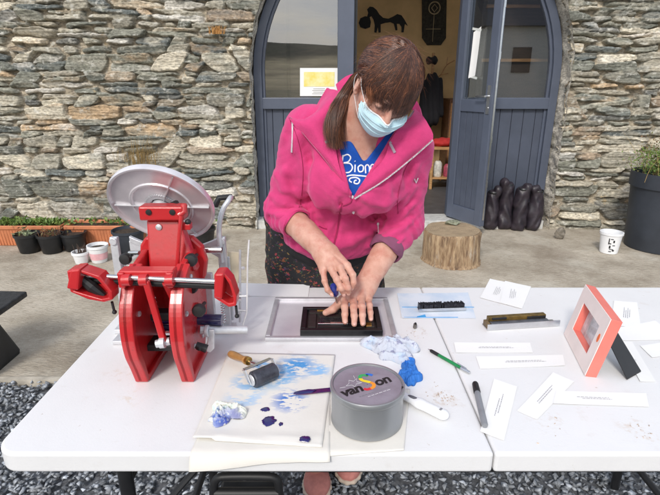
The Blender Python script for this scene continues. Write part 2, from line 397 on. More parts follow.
# ================================================================ stone wall with arched opening
AX, AZ, AR = .72, 1.45, 1.44                     # arch centre and radius
def halfw(z): return np.where(z < AZ, AR, np.sqrt(np.maximum(AR ** 2 - (z - AZ) ** 2, 0)))
def wall():
    x0, x1, z0, z1, h = -4.5, 5.1, -.03, 2.9, .0068
    X = np.arange(x0, x1, h); Z = np.arange(z0, z1, h); gx, gz = np.meshgrid(X, Z, indexing='ij')
    wx = gx + .035 * fbm(gx * 5, gz * 9, 3, 1) * 1.6
    wz = gz + .055 * fbm(gx * 1.5, gz * 2.5, 3, 2) + .028 * fbm(gx * 9, gz * 12, 3, 3) * 1.3
    H = np.full(gx.shape, -.042) + .03 * fbm(gx * 14, gz * 14, 4, 4)
    C = np.zeros(gx.shape + (3,)); mort = np.array([.33, .285, .215]); C[:] = mort
    C *= (1 + 1.1 * fbm(gx * 14, gz * 20, 4, 6))[..., None]
    pal = [((.16, .165, .14), 3.4), ((.22, .22, .18), 4.2), ((.30, .28, .225), 4.8), ((.39, .355, .28), 4.2), ((.50, .455, .36), 2.6), ((.13, .145, .14), 3.0), ((.44, .32, .20), .9), ((.32, .25, .18), .8), ((.56, .53, .47), 2.0), ((.13, .13, .12), .9)]
    cols = np.array([p[0] for p in pal]); pw = np.array([p[1] for p in pal], float); pw /= pw.sum()
    r = np.random.default_rng(5); stones = []
    z = -.05
    while z < z1 + .1:
        rh = r.uniform(.045, .105) if r.random() < .82 else r.uniform(.11, .16); x = x0 - r.uniform(0, .3)
        while x < x1 + .2:
            wd = float(np.clip(r.lognormal(-1.28, .45), .12, .70)); q = r.random()
            if rh > .07 and q < .55:
                s = r.uniform(.4, .62); stones.append((x + wd / 2, z + rh * s / 2, wd, rh * s)); w2 = 0
                x2 = x
                stones.append((x + wd / 2 + r.uniform(-.03, .03), z + rh * (s + 1) / 2, wd * r.uniform(.85, 1.05), rh * (1 - s)))
            elif q < .55: stones.append((x + wd / 2, z + rh / 2, wd * .8, rh * r.uniform(.6, .8)))
            else: stones.append((x + wd / 2, z + rh / 2, wd, rh * r.uniform(.92, 1.12)))
            x += wd * r.uniform(.98, 1.05)
        z += rh
    for sx, sz, sw, sh in stones:
        a = sw / 2 * 1.01; b = max(sh / 2 + .001, .012); m_ = .11
        i0, i1 = np.searchsorted(X, [sx - a - m_, sx + a + m_]); j0, j1 = np.searchsorted(Z, [sz - b - m_, sz + b + m_])
        if i1 <= i0 or j1 <= j0: continue
        S = (slice(i0, i1), slice(j0, j1)); tl = r.normal(0, .035)
        u = (wx[S] - sx) / a; v = (wz[S] - sz - tl * (wx[S] - sx)) / b
        sk = r.uniform(-.8, .8); u2 = u + sk * v * b / a * 1.2
        wed = r.uniform(-.42, .42); v2 = v * (1 + wed * u)
        p = r.uniform(2.4, 7.5); d = (np.abs(u2) ** p + np.abs(v2) ** p) ** (1 / p)
        ed = np.clip((1 - d) * b / .0045, 0, 1); ed = ed ** .6
        pr = r.uniform(.002, .034) + (.012 if r.random() < .12 else 0)
        sl1, sl2 = r.normal(0, .006), r.normal(.003, .007)
        lay_ = .006 * (vnoise(gx[S] * 3, gz[S] * 120 + tl * gx[S] * 90, int(r.integers(999))) - .5)
        fac = .015 * (np.floor(3.2 * vnoise(gx[S] * 11 + sx * 7, gz[S] * 26, int(r.integers(999)))) / 3 - .5)
        top = pr + sl1 * u + sl2 * v + lay_ * 2.2 + fac + .007 * fbm(gx[S] * 22, gz[S] * 40, 3, int(r.integers(999)))
        hh = -.05 + (top + .05) * ed
        up = (d < 1) & (hh > H[S])
        H[S] = np.where(up, hh, H[S])
        c = cols[r.choice(len(cols), p=pw)] * r.uniform(.8, 1.2)
        c2 = cols[r.choice(len(cols), p=pw)]
        mixf = np.clip(fbm(gx[S] * 8 + sx, gz[S] * 24, 4, int(r.integers(999))) * 1.9 + .22, 0, .8)[..., None]
        cc = (c * (1 - mixf) + c2 * mixf) * (1 + .5 * fbm(gx[S] * 10, gz[S] * 60, 3, 77))[..., None]
        C[S] = np.where(up[..., None], cc, C[S])
    Y = 4.70 - H - np.maximum(gx - 2.4, 0) * .09
    fx = gx.copy(); hw = halfw(gz); dx = gx - AX; ins = (np.abs(dx) < hw) & (gz < AZ + AR)
    # trim cells to the opening: vertices just inside snap to the arch line
    rag = .022 * fbm(gz * 9, gz * 0 + 3, 3, 12)
    hw2 = np.maximum(hw + rag * 1.0, 0)
    ins = (np.abs(dx) < hw2) & (gz < AZ + AR)
    near = ins & (np.abs(dx) > hw2 - h * 1.3)
    fx = np.where(near, AX + np.sign(dx) * hw2, fx)
    cut = ins & ~near
    nx, nz = gx.shape; V = np.stack([fx, Y, gz], -1).reshape(-1, 3); i = np.arange(nx - 1)[:, None] * nz + np.arange(nz - 1)[None]
    Fc = np.stack([i, i + nz, i + nz + 1, i + 1], -1).reshape(-1, 4)
    bad = cut.reshape(-1)[Fc].any(1) | (near.reshape(-1)[Fc].all(1) & False); Fc = Fc[~bad]
    Fc = Fc[:, ::1]
    Vc = C.reshape(-1, 3)
    # reveal: rough rubble strip from the face back to the frame
    K = 150; tt = np.concatenate([np.stack([np.full(K, AX - AR), np.linspace(-.03, AZ, K)], 1), np.stack([AX - AR * np.cos(np.linspace(0, math.pi, 260)), AZ + AR * np.sin(np.linspace(0, math.pi, 260))], 1)[1:], np.stack([np.full(K, AX + AR), np.linspace(AZ, -.03, K)], 1)[1:]])
    D = np.linspace(4.655, 5.05, 34); n = len(tt)
    s = np.arange(n) * .0105; gg, dd = np.meshgrid(s, D, indexing='ij')
    bump = .03 * fbm(gg * 14, dd * 9, 4, 31) + .018 * (vnoise(gg * 22, dd * 9, 8) - .5)
    nx_ = np.where(np.abs(tt[:, 0] - AX) > 0, (AX - tt[:, 0]), 0); nz_ = np.where(tt[:, 1] > AZ, AZ - tt[:, 1], 0); ln = np.sqrt(nx_ ** 2 + nz_ ** 2); nx_ /= ln; nz_ /= ln
    RX = tt[:, 0][:, None] + nx_[:, None] * (bump - .004); RZ = tt[:, 1][:, None] + nz_[:, None] * (bump - .004)
    RV = np.stack([RX, dd, RZ], -1).reshape(-1, 3); q = np.arange(n - 1)[:, None] * 34 + np.arange(33)[None]
    RF = np.stack([q, q + 1, q + 35, q + 34], -1).reshape(-1, 4) + len(V)
    rc = np.clip(.50 + .6 * fbm(gg * 16, dd * 14, 4, 41), .12, .6).reshape(-1, 1) * np.array([1, .93, .80])
    # back, top and sides so the wall is a solid body
    bx = [(x0, 5.15, z0), (x1, 5.15, z0), (x1, 5.15, z1), (x0, 5.15, z1)]
    V2 = np.concatenate([V, RV]); F2 = np.concatenate([Fc, RF]); C2 = np.concatenate([Vc, rc])
    wm = vcol_mat('rubble_stone', .88, .42, 34, 1., 75, stretch=(1, 1, 2.6), layers=[((.62, .61, .55), 17, .56, .66, .6, None, 7, 3.), ((.09, .085, .07), 24, .60, .72, .75, None, 6, 9.), ((.50, .33, .12), 5, .66, .74, .5, None, 6, 4.), ((.10, .12, .05), 9, .62, .74, .35, None, 6, 14.)])
    o = mobj('stone_wall', V2, F2, wm, None, False, base=(.3, 4.7, 0), vcol=np.clip(C2, .03, .7))
    o.data.polygons.foreach_set('use_smooth', [True] * len(o.data.polygons))
    tag(o, 'rubble wall of thin grey green and tan stones around the arched doorway', 'stone wall')
    mb = MB(); mb.box(((x0 + x1) / 2, 4.9, z1 + .03), (x1 - x0, .5, .06)); mb.build('coping', M['mortar'], o)
wall()
# ================================================================ arched door with fixed side lights and one open leaf
DY = 4.90
door = thing('arched_door', 'blue grey arched timber double door with glazed side panels, right leaf standing open', 'door', (AX, DY, 0))
ZS = .085
def arc_pts(r, zlo, n=40, cx=AX):
    out = [(cx - r, zlo)]; out += [(cx - r * math.cos(t), AZ + r * math.sin(t)) for t in np.linspace(0, math.pi, n)]; out += [(cx + r, zlo)]; return out
def arch_strip(ro, ri, y0, y1, zlo):
    o, i = arc_pts(ro, zlo), arc_pts(ri, zlo); mb = MB(); n = len(o)
    vs = [(p[0], y0, p[1]) for p in o] + [(p[0], y0, p[1]) for p in i] + [(p[0], y1, p[1]) for p in o] + [(p[0], y1, p[1]) for p in i]; fs = []
    for k in range(n - 1):
        fs += [(k, k + 1, n + k + 1, n + k), (2 * n + k, 3 * n + k, 3 * n + k + 1, 2 * n + k + 1), (k, 2 * n + k, 2 * n + k + 1, k + 1), (n + k, n + k + 1, 3 * n + k + 1, 3 * n + k)]
    fs += [(0, n, 3 * n, 2 * n), (n - 1, 3 * n - 1, 4 * n - 1, 2 * n - 1)]
    mb.add(vs, fs); return mb
arch_strip(1.435, 1.36, DY - .05, DY + .06, ZS).build('arch_frame', M['door'], door, bevel=.004)
arch_strip(1.36, 1.335, DY - .02, DY + .03, ZS).build('glazing_bead', M['door'], door, bevel=.003)
XL, XR = .11, 1.235                             # mullions
b = MB(); b.box((XL + .035, DY, 1.43), (.15, .12, 2.68)); b.build('mullion', M['door'], door, bevel=.006)
b = MB(); b.box((XR + .01, DY, 1.43), (.11, .12, 2.68)); b.build('mullion', M['door'], door, bevel=.006)
b = MB(); b.box((XL + .125, DY + .03, 1.43), (.03, .05, 2.66)); b.build('door_stop', M['black_metal'], door)
def side_panel(xa, xb):
    fr = MB(); fr.box(((xa + xb) / 2, DY, 1.195), (xb - xa, .09, .105)); fr.box(((xa + xb) / 2, DY, .16), (xb - xa, .09, .15))
    o = fr.build('rail', M['door'], door, bevel=.006)
    pn = MB(); nb = 7
    for k in range(nb):
        w_ = (xb - xa) / nb; pn.box((xa + w_ * (k + .5), DY + .012, .69), (w_ - .004, .03, .92))
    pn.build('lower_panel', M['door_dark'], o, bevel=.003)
def pane(xa, xb, name='pane'):
    # glass following the arch on its outer side
    pts = []; r = 1.348
    xs = np.linspace(xa, xb, 26)
    def top(x): return AZ + math.sqrt(max(r * r - (x - AX) ** 2, 0)) if abs(x - AX) < r else AZ
    poly = [(x, DY + .004, 1.24) for x in xs] + [(x, DY + .004, min(top(x), 2.75)) for x in xs[::-1]]
    b = MB(); b.prism(poly, (0, .006, 0)); return b.build(name, M['glass'], door)
side_panel(-.66, XL - .04); side_panel(XR + .065, 2.10)
pane(-.655, XL - .04); pane(XR + .065, 2.085)
b = MB(); b.box((AX - .03, 4.83, .04), (2.86, .28, .09)); b.build('sill', mat('pale_sill', (.52, .52, .5), .75, 0, .15, 20, .3, 60), door, bevel=.006)
# open leaf: hinged at the right mullion, swung out towards the table
hx, hy = 1.20, 4.84; ex, ey = 1.425, 4.43
lv = Vector((ex - hx, ey - hy, 0)); LW = lv.length; lv.normalize(); ln_ = Vector((-lv.y, lv.x, 0))
ROT = Matrix((lv, ln_, Vector((0, 0, 1)))).transposed()
def lp(a, t, z): return Vector((hx, hy, 0)) + lv * a + ln_ * t + Vector((0, 0, z))
LZ0, LZ1 = .10, 2.72; st = .085
lf = MB()
lf.box(lp(st / 2, 0, (LZ0 + LZ1) / 2), (st, .055, LZ1 - LZ0), ROT); lf.box(lp(LW - st / 2, 0, (LZ0 + LZ1) / 2), (st, .055, LZ1 - LZ0), ROT)
for zc, hh in ((.17, .14), (1.185, .11), (2.66, .12)): lf.box(lp(LW / 2, 0, zc), (LW - 2 * st, .052, hh), ROT)
leaf = lf.build('open_leaf', M['door'], door, bevel=.005)
b = MB()
for k in range(4):
    w_ = (LW - 2 * st) / 4; b.box(lp(st + w_ * (k + .5), 0, .685), (w_ - .004, .024, .89), ROT)
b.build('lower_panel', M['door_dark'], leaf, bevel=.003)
b = MB(); b.box(lp(LW / 2, 0, 1.92), (LW - 2 * st, .006, 1.36), ROT); b.build('pane', M['glass'], leaf)
b = MB(); b.box(lp(LW + .002, .004, 1.41), (.004, .02, 2.5), ROT)
for z in (.5, .9, 1.6, 2.0): b.box(lp(LW + .004, .004, z), (.006, .024, .06), ROT)
b.build('lock_strip', M['steel'], leaf)
b = MB(); b.box(lp(LW - st / 2, -.031, 1.24), (.034, .006, .24), ROT); b.cyl(lp(LW - st / 2, -.03, 1.27), lp(LW - st / 2, -.075, 1.27), .009); b.tube([lp(LW - st / 2, -.075, 1.27), lp(LW - st / 2 - .05, -.078, 1.27), lp(LW - st / 2 - .11, -.075, 1.265)], .008)
b.cyl(lp(LW - st / 2, -.03, 1.17), lp(LW - st / 2, -.038, 1.17), .012)
b.build('handle', M['steel'], leaf, smooth=True)
# paper slip taped to the leaf's pane, notice in the left pane
def slab(name, pts, th, m, label, cat, group=None, curl=0., nx=8, ny=6, parent=None, rotate_noise=0, seed=0):
    """thin sheet from four corner points a,b,c,d with thickness and gentle curl"""
    a, b_, c, d = [Vector(p) for p in pts]; vs = []; up = (b_ - a).cross(d - a).normalized()
    if up.dot(Vector((0, -.3, 1))) < 0: up = -up
    for i in range(nx + 1):
        for j in range(ny + 1):
            u, v = i / nx, j / ny; p = (a * (1 - u) + b_ * u) * (1 - v) + (d * (1 - u) + c * u) * v
            cu = curl * ((2 * u - 1) ** 2 * .6 + (2 * v - 1) ** 2 * .4) * (1 + .5 * math.sin(seed + 3 * u + 2 * v))
            vs.append(p + up * cu)
    n = len(vs); vs += [p + up * th for p in vs]; fs = []
    for i in range(nx):
        for j in range(ny):
            q = i * (ny + 1) + j; r_ = q + ny + 1; fs += [(q, q + 1, r_ + 1, r_), (n + q, n + r_, n + r_ + 1, n + q + 1)]
    bd = [(i * (ny + 1)) for i in range(nx + 1)] + [nx * (ny + 1) + j for j in range(1, ny + 1)] + [i * (ny + 1) + ny for i in range(nx - 1, -1, -1)] + [j for j in range(ny - 1, 0, -1)]
    for k in range(len(bd)): p, q = bd[k], bd[(k + 1) % len(bd)]; fs.append((p, q, n + q, n + p))
    o = mobj(name, vs, fs, m, parent, smooth=True)
    try: o.data.set_sharp_from_angle(angle=R(40))
    except Exception: pass
    if label: tag(o, label, cat, group)
    return o
ps = slab('paper_slip', [lp(.17, -.034, 1.42), lp(.25, -.034, 1.44), lp(.27, -.034, 1.84), lp(.19, -.034, 1.80)], .0006, M['paper'], 'long white paper slip hanging on the pane of the open door leaf', 'paper', curl=.006)
for z in (1.43, 1.82):
    b = MB(); b.box(lp(.22, -.0365, z), (.11, .0015, .02), ROT @ Matrix.Rotation(R(12), 3, 'Y')); b.build('tape', mat('clear_tape', (.6, .62, .6), .3), ps)
nr = thing('notice', 'white notice with yellow print taped inside the left door pane', 'notice', (-.05, DY - .004, 1.27))
pa = at_y(300, 96, DY - .006); pb = at_y(338, 96, DY - .006); pc = at_y(338, 68, DY - .006); pd = at_y(300, 68, DY - .006)
yl = mat('yellow_print', (.75, .62, .12), .6, 0, .2, 9, col2=(.8, .76, .45))
slab('sheet', [pa, pb, pc, pd], .0008, M['paper'], None, None, parent=nr)
ins = lambda u, v: pa + (pb - pa) * u + (pd - pa) * v + Vector((0, -.002, 0))
slab('printed_picture', [ins(.1, .34), ins(.9, .34), ins(.9, .86), ins(.1, .86)], .0006, yl, None, None, parent=nr)
b = MB()
for k in range(4): b.box(ins(.5, .08 + .06 * k), (.13 - .02 * (k % 2), .0012, .004))
b.build('print_line', mat('print_grey', (.25, .25, .24), .7), nr)
# ================================================================ room behind the door
RY = 7.3
om = mat('ochre_plaster', (.64, .43, .21), .9, 0, .12, 3, .2, 40)
tag(sheet('floor_indoor', -2.2, 4.2, 4.96, RY + .1, .08, mat('grey_lino', (.085, .085, .09), .5, 0, .2, 8)), kind='structure')
b = MB(); b.box((.72, RY + .06, 1.6), (6.6, .12, 3.2)); rw = b.build('back_wall', om); tag(rw, kind='structure')
b = MB(); b.box((-2.3, 6.15, 1.6), (.12, 2.1, 3.2)); tag(b.build('side_wall', om), kind='structure')
b = MB(); b.box((4.3, 6.15, .5), (.12, 2.1, 1.0)); b.box((4.3, 6.15, 2.9), (.12, 2.1, .5)); tag(b.build('side_wall', om), kind='structure')  # gap between the boxes is an added opening that lets sky light in
b = MB(); b.box((.7, 6.2, 3.2), (6.9, 2.5, .08)); tag(b.build('ceiling', mat('ceiling_white', (.7, .66, .58), .9)), kind='structure')
dk = mat('black_card', (.012, .012, .012), .8)
def hp(x, y): return at_y(340 + x / 4.714, y / 4.714, RY - .012)
hs = [(128, 44), (140, 31), (156, 33), (172, 46), (186, 68), (204, 84), (228, 88), (250, 78), (270, 66), (290, 72), (304, 92), (320, 122), (306, 112), (303, 132), (300, 152), (290, 152), (290, 126), (280, 112), (268, 112), (271, 142), (262, 143), (254, 112), (238, 104), (212, 108), (192, 114), (192, 152), (182, 154), (178, 128), (172, 154), (162, 152), (164, 118), (158, 92), (148, 76), (138, 82), (128, 78), (133, 60)]
b = MB(); b.prism([hp(x, y) for x, y in hs], (0, .01, 0)); hb = b.build('horse_cutout', dk); tag(hb, 'black horse silhouette mounted on the ochre wall indoors', 'wall art')
b = MB(); b.prism([hp(x, y) for x, y in [(96, 86), (118, 76), (140, 80), (146, 104), (142, 128), (120, 136), (96, 128), (88, 108)]], (0, .008, 0)); b.build('satchel', dk, hb)
def wp(px, py, d=.02): return at_y(px, py, RY - d)
bn = [wp(422, -14), wp(447, -14), wp(446, 38), wp(441, 45), wp(427, 45), wp(422, 38)]
b = MB(); b.prism(bn, (0, .012, 0)); bo = b.build('wall_hanging', mat('dark_weave', (.035, .03, .022), .9, 0, .5, 30, .5, 200)); tag(bo, 'dark woven banner with a pale ring emblem on the ochre wall', 'banner')
b = MB(); c = wp(434.5, 8, .028); n = 26
b.tube([c + Vector((math.cos(k * math.tau / n) * .075, 0, math.sin(k * math.tau / n) * .075)) for k in range(n + 1)], .008, 6, cap=False)
b.tube([c + Vector((-.04, 0, 0)), c + Vector((0, 0, .045)), c + Vector((.04, 0, 0)), c + Vector((0, 0, -.05)), c + Vector((-.04, 0, 0))], .006, 6)
b.tube([c + Vector((0, 0, -.075)), c + Vector((0, 0, -.42))], .004, 6); b.tube([c + Vector((-.1, 0, -.26)), c + Vector((.1, 0, -.26))], .004, 6)
b.build('emblem', mat('emblem_tan', (.42, .33, .2), .8), bo)
# coat on a branch stand, bench with red cloth, cabinet
cs = thing('coat_stand', 'twiggy wooden stand holding a dark coat behind the woman', 'coat stand', wp(432, 190, .6) * 1.0)
cb = wp(430, 120, .5); wood = mat('mid_wood', (.33, .17, .07), .5, 0, .25, 8, stretch=(1, 1, 8)); pine = mat('pine_wood', (.50, .28, .12), .5, 0, .2, 8, stretch=(1, 1, 8))
b = MB(); cx, cy = cb.x, cb.y
b.tube([(cx, cy, .08), (cx + .01, cy, .9), (cx - .01, cy, 1.75)], .018, 8); b.tube(bez([(cx, cy, 1.42), (cx + .1, cy, 1.48), (cx + .17, cy, 1.6), (cx + .27, cy, 1.66)], 10), .007, 6); b.tube([(cx + .17, cy, 1.6), (cx + .18, cy, 1.7)], .006, 6); b.tube([(cx + .1, cy, 1.48), (cx + .2, cy, 1.5)], .006, 6)
for a in range(3): b.tube([(cx, cy, .3), (cx + .2 * math.cos(a * 2.1), cy + .2 * math.sin(a * 2.1), .09)], .014, 8)
b.build('pole', wood, cs, smooth=True)
lo, hi = (cx - .25, cy - .2, .65), (cx + .25, cy + .2, 1.75); ax, P = gridP(lo, hi, .014)
F_ = smin(rcone(P, (cx, cy, 1.42), (cx, cy, .95), .09, .13), rcone(P, (cx - .1, cy, 1.38), (cx - .13, cy, 1.0), .045, .05), .05)
F_ = smin(F_, rcone(P, (cx + .08, cy, 1.4), (cx + .12, cy, 1.0), .045, .05), .05); F_ = smin(F_, ell(P, (cx - .02, cy, 1.66), (.085, .085, .05)), .02)
F_ += .012 * np.sin(P[..., 0] * 70 + P[..., 2] * 6)
V, Fc = nets(ax, F_); co = mobj('hanging_coat', V, Fc, mat('black_wool', (.012, .012, .016), .9), None, True); tag(co, 'black coat and hat hanging indoors on the twiggy stand', 'coat')
bw = wp(436, 200, .9); bx_, by_ = bw.x, bw.y
be = thing('bench', 'pale pine bench with open shelf just inside the doorway', 'bench', (bx_, by_, .08))
x0_, x1_ = bx_ - .14, bx_ + .62
b = MB(); b.box(((x0_ + x1_) / 2, by_, .60), (x1_ - x0_, .36, .03)); b.build('seat', pine, be, bevel=.004)
b = MB(); b.box(((x0_ + x1_) / 2, by_, .22), (x1_ - x0_ - .06, .33, .02)); b.build('shelf', pine, be, bevel=.004)
for x in (x0_ + .02, x1_ - .02):
    for y in (by_ - .15, by_ + .15):
        b = MB(); b.box((x, y, .332), (.035, .035, .505)); b.build('leg', pine, be, bevel=.004)
def lump(name, c, r, m, label, cat, h=.01, k=.25, fr=30, group=None, seed=0, floor=None):
    c = np.array(c); r = np.array(r); ax, P = gridP(c - r * 1.35, c + r * 1.35, h); F_ = ell(P, c, r)
    s = seed * 1.7; F_ = F_ + r.min() * k * (np.sin(P[..., 0] * fr + s) * np.sin(P[..., 1] * fr * .8 + s * 2 + 2 * np.sin(P[..., 2] * fr * .4)) * .5 + .5 * np.sin(P[..., 2] * fr * .9 + 3 * np.sin(P[..., 0] * fr * .5 + s)))
    if floor is not None: F_ = np.maximum(F_, floor - P[..., 2])
    V, Fc = nets(ax, F_); V = relax(V, Fc, 1)
    o = mobj(name, V, Fc, m, None, True); return tag(o, label, cat, group)
lump('folded_cloth', (bx_ + .03, by_, .66), (.17, .15, .052), mat('red_cloth', (.5, .03, .03), .85), 'crumpled red cloth lying on the pine bench', 'cloth', .008, .22, 40, floor=.616)
tub = [((.6, .5, .2), .3), ((.15, .25, .4), .24), ((.5, .1, .2), .27)]
for k, (c_, h_) in enumerate([((.62, .6, .55), .20), ((.35, .06, .1), .16), ((.08, .15, .3), .23)]):
    b = MB(); b.lathe([(.05, 0), (.055, .02), (.055, h_ - .04), (.045, h_ - .02), (.03, h_)], (bx_ - .02 + k * .13, by_ - .06, .231), n=16)
    o = b.build('storage_jar', mat('jar_paint', c_, .4, 0, .3, 30), smooth=True); tag(o, ['pale', 'dark red', 'dark blue'][k] + ' jar standing on the shelf of the pine bench', 'jar')
cup = thing('added_cupboard', 'tall dark cupboard added indoors to darken the view through the left pane', 'cupboard', (-.42, 5.55, .08))  # added piece: dark backing behind the left pane so its reflection shows
b = MB(); b.box((-.42, 5.55, 1.25), (1.1, .5, 2.3)); b.build('carcass', mat('black_brown_wood', (.035, .025, .018), .6, 0, .3, 8, stretch=(1, 1, 6)), cup, bevel=.01)
for s in (-1, 1):
    b = MB(); b.box((-.42 + s * .265, 5.285, 1.25), (.5, .025, 2.15)); d_ = b.build('cupboard_door', mat('brown_panel', (.05, .034, .022), .5, 0, .3, 8, stretch=(1, 1, 6)), cup, bevel=.006)
    b = MB(); b.ico((-.42 + s * .05, 5.26, 1.2), .014); b.build('knob', M['steel'], d_, smooth=True)
cup = thing('added_cupboard', 'tall dark shelving cupboard added indoors so reflections show in the right pane', 'cupboard', (1.98, 5.6, .08))  # second added cupboard, keeps the view behind the right pane dark for reflections
b = MB(); b.box((2.02, 5.6, 1.25), (1.0, .45, 2.3)); b.build('carcass', mat('dark_walnut', (.05, .03, .02), .6, 0, .3, 8, stretch=(1, 1, 6)), cup, bevel=.01)
for z in (.6, 1.1, 1.6, 2.1):
    b = MB(); b.box((2.02, 5.36, z), (.94, .03, .03)); b.build('shelf_edge', wood, cup, bevel=.003)
cab = thing('cabinet', 'dark brown wooden cabinet against the ochre wall behind the open leaf', 'cabinet', (wp(452, 150).x, RY - .25, .08)); kx = wp(455, 150).x
b = MB(); b.box((kx, RY - .25, .63), (.46, .42, 1.1)); b.build('carcass', mat('dark_wood', (.13, .06, .03), .5, 0, .3, 8, stretch=(1, 1, 6)), cab, bevel=.006)
for s in (-1, 1):
    b = MB(); b.box((kx + s * .112, RY - .47, .63), (.21, .02, 1.0)); d_ = b.build('cabinet_door', wood, cab, bevel=.005)
    b = MB(); b.ico((kx + s * .03, RY - .49, .65), .014); b.build('knob', M['steel'], d_, smooth=True)
# ================================================================ stuffed sacks in the recess on the right
sm = mat('black_sack', (.016, .013, .018), .45, 0, .5, 18, .5, 90, col2=(.035, .026, .035))
def sack(px, py, h_, r_, dY, lean, label, seed):
    b_ = at_z(px, py, 0); x, y = (px - 330) / FPX * (dY * .948 + .436), dY; c = np.array([x, y, 0])
    ax, P = gridP((x - r_ * 2, y - r_ * 1.8, -.01), (x + r_ * 2, y + r_ * 1.8, h_ + .08), .009)
    top = (x + lean, y + .02, h_ - r_ * .6)
    F_ = rcone(P, (x, y, r_ * .75), top, r_, r_ * .86); F_ = smin(F_, rcone(P, (x + lean * .9, y - .01, h_ - r_ * .7), (x + lean + .035 * (1 if seed % 2 else -1), y - .01, h_ + .012), r_ * .5, r_ * .62), .025)
    F_ += .0022 * np.sin(P[..., 2] * (34 + 5 * seed) + 4 * np.sin(P[..., 0] * 31 + seed) + 2.2 * np.sin(P[..., 1] * 27 + seed * 3)) + .005 * np.sin(P[..., 0] * (46 + 9 * seed) + 3 * np.sin(P[..., 2] * 14 + seed * 2)) + .004 * np.sin(P[..., 2] * 17 + seed * 1.9)
    F_ = np.maximum(F_, .002 - P[..., 2]); V, Fc = nets(ax, F_)
    t = thing('sack', label, 'sack', (x, y, 0), 'black sacks leaning in the door recess')
    mobj('bag_body', V, Fc, sm, t, True)
    b = MB(); b.lathe([(r_ * .62, -.012), (r_ * .7, 0), (r_ * .62, .012)], (x + lean * .9, y, h_ - r_ * .12), n=18, cap=(False, False)); b.build('tie', M['black_plastic'], t, smooth=True)
sack(489, 222, .38, .074, 4.70, .01, 'leftmost black sack, beside the free edge of the open door leaf', 1)
sack(503, 222, .45, .078, 4.72, .0, 'tallest black sack, second from the open door leaf', 2)
sack(517.5, 223, .42, .074, 4.66, .012, 'third black sack from the open door leaf, slimmer and leaning right', 3)
sack(532, 224, .40, .076, 4.66, .012, 'rightmost black sack, against the stone reveal', 4)
# ================================================================ stump, stone, pots
def stump():
    c = at_z(452, 271, 0); cx, cy = 1.0, 3.79; n = 96; t = thing('tree_stump', 'upright section of tree trunk used as a stool before the door', 'tree stump', (cx, cy, 0))
    hs_ = np.linspace(0, .262, 22); V = []; 
    for z in hs_:
        for k in range(n):
            a = k * math.tau / n; ca, sa = math.cos(a), math.sin(a)
            r = .226 + .014 * mn.noise(Vector((ca * 1.3, sa * 1.3, z * 2))) * 2 + .010 * mn.noise(Vector((ca * 9, sa * 9, z * 3))) + .007 * mn.noise(Vector((ca * 24, sa * 24, z * 6 + 4))) + (.015 if z < .02 else 0) * (1 - z / .02)
            if z > .25: r -= .006
            V.append((cx + r * ca, cy + r * sa, z))
    Fc = [(i * n + k, i * n + (k + 1) % n, (i + 1) * n + (k + 1) % n, (i + 1) * n + k) for i in range(21) for k in range(n)]
    bm_ = mat('stripped_bark', (.20, .12, .065), .85, 0, 0, 16, 1, 40, col2=(.46, .33, .2), stretch=(2.5, 2.5, .5), bstretch=(3, 3, .35)); layer(bm_, (.10, .06, .04), 12, .55, .68, .8, seed=4, stretch=(2.2, 2.2, .35)); layer(bm_, (.55, .5, .42), 9, .6, .7, .6, seed=9, stretch=(2, 2, .5))
    for nd in bm_.node_tree.nodes:
        if nd.type == 'BUMP': nd.inputs['Distance'].default_value = .01
    mobj('bark', V, Fc, bm_, t, True)
    tm = mat('cut_wood', (.36, .27, .17), .85, 0, .2, 20, .6, 50); tt_ = tm.node_tree; wv = tt_.nodes.new('ShaderNodeTexWave'); wv.wave_type = 'RINGS'; wv.rings_direction = 'Z'; wv.inputs['Scale'].default_value = 22; wv.inputs['Distortion'].default_value = 3; wv.inputs['Detail'].default_value = 3
    tcn = tt_.nodes.new('ShaderNodeTexCoord'); mpn = tt_.nodes.new('ShaderNodeMapping'); mpn.inputs['Location'].default_value = (-cx * 0, 0, 0); tt_.links.new(tcn.outputs['Object'], mpn.inputs[0]); tt_.links.new(mpn.outputs[0], wv.inputs[0])
    mm = tt_.nodes.new('ShaderNodeMix'); mm.data_type = 'RGBA'; pp = tt_.nodes['Principled BSDF']; src = pp.inputs['Base Color'].links[0].from_socket
    mf = tt_.nodes.new('ShaderNodeMath'); mf.operation = 'MULTIPLY'; mf.inputs[1].default_value = .45; tt_.links.new(wv.outputs['Fac'], mf.inputs[0]); tt_.links.new(mf.outputs[0], mm.inputs['Factor']); tt_.links.new(src, mm.inputs[6]); mm.inputs[7].default_value = (.20, .14, .09, 1); tt_.links.new(mm.outputs[2], pp.inputs['Base Color'])
    V2 = [(cx, cy, .262)]; 
    for rr in (.5, .8, 1.0):
        for k in range(n):
            q = V[21 * n + k]; V2.append((cx + (q[0] - cx) * rr * .992, cy + (q[1] - cy) * rr * .992, .2625 + .004 * mn.noise(Vector((q[0] * 9 * rr, q[1] * 9 * rr, 0)))))
    F2 = [(0, 1 + k, 1 + (k + 1) % n) for k in range(n)] + [(1 + i * n + k, 1 + (i + 1) * n + k, 1 + (i + 1) * n + (k + 1) % n, 1 + i * n + (k + 1) % n) for i in range(2) for k in range(n)]
    # object space centred on the stump, so that the growth rings are too
    o = mobj('cut_face', np.array(V2) - np.array([cx, cy, 0]), F2, tm, t, True); o.location = (0, 0, 0); o.matrix_parent_inverse = Matrix.Identity(4)
stump()
b = MB(); b.ico((1.02, 3.93, .282), .062, 2, (1, .7, .32), .5, 3); tag(b.build('flat_stone', mat('lichen_stone', (.2, .21, .15), .9, 0, .4, 40, .6, 60)), 'flat mossy stone lying on top of the tree stump', 'stone')
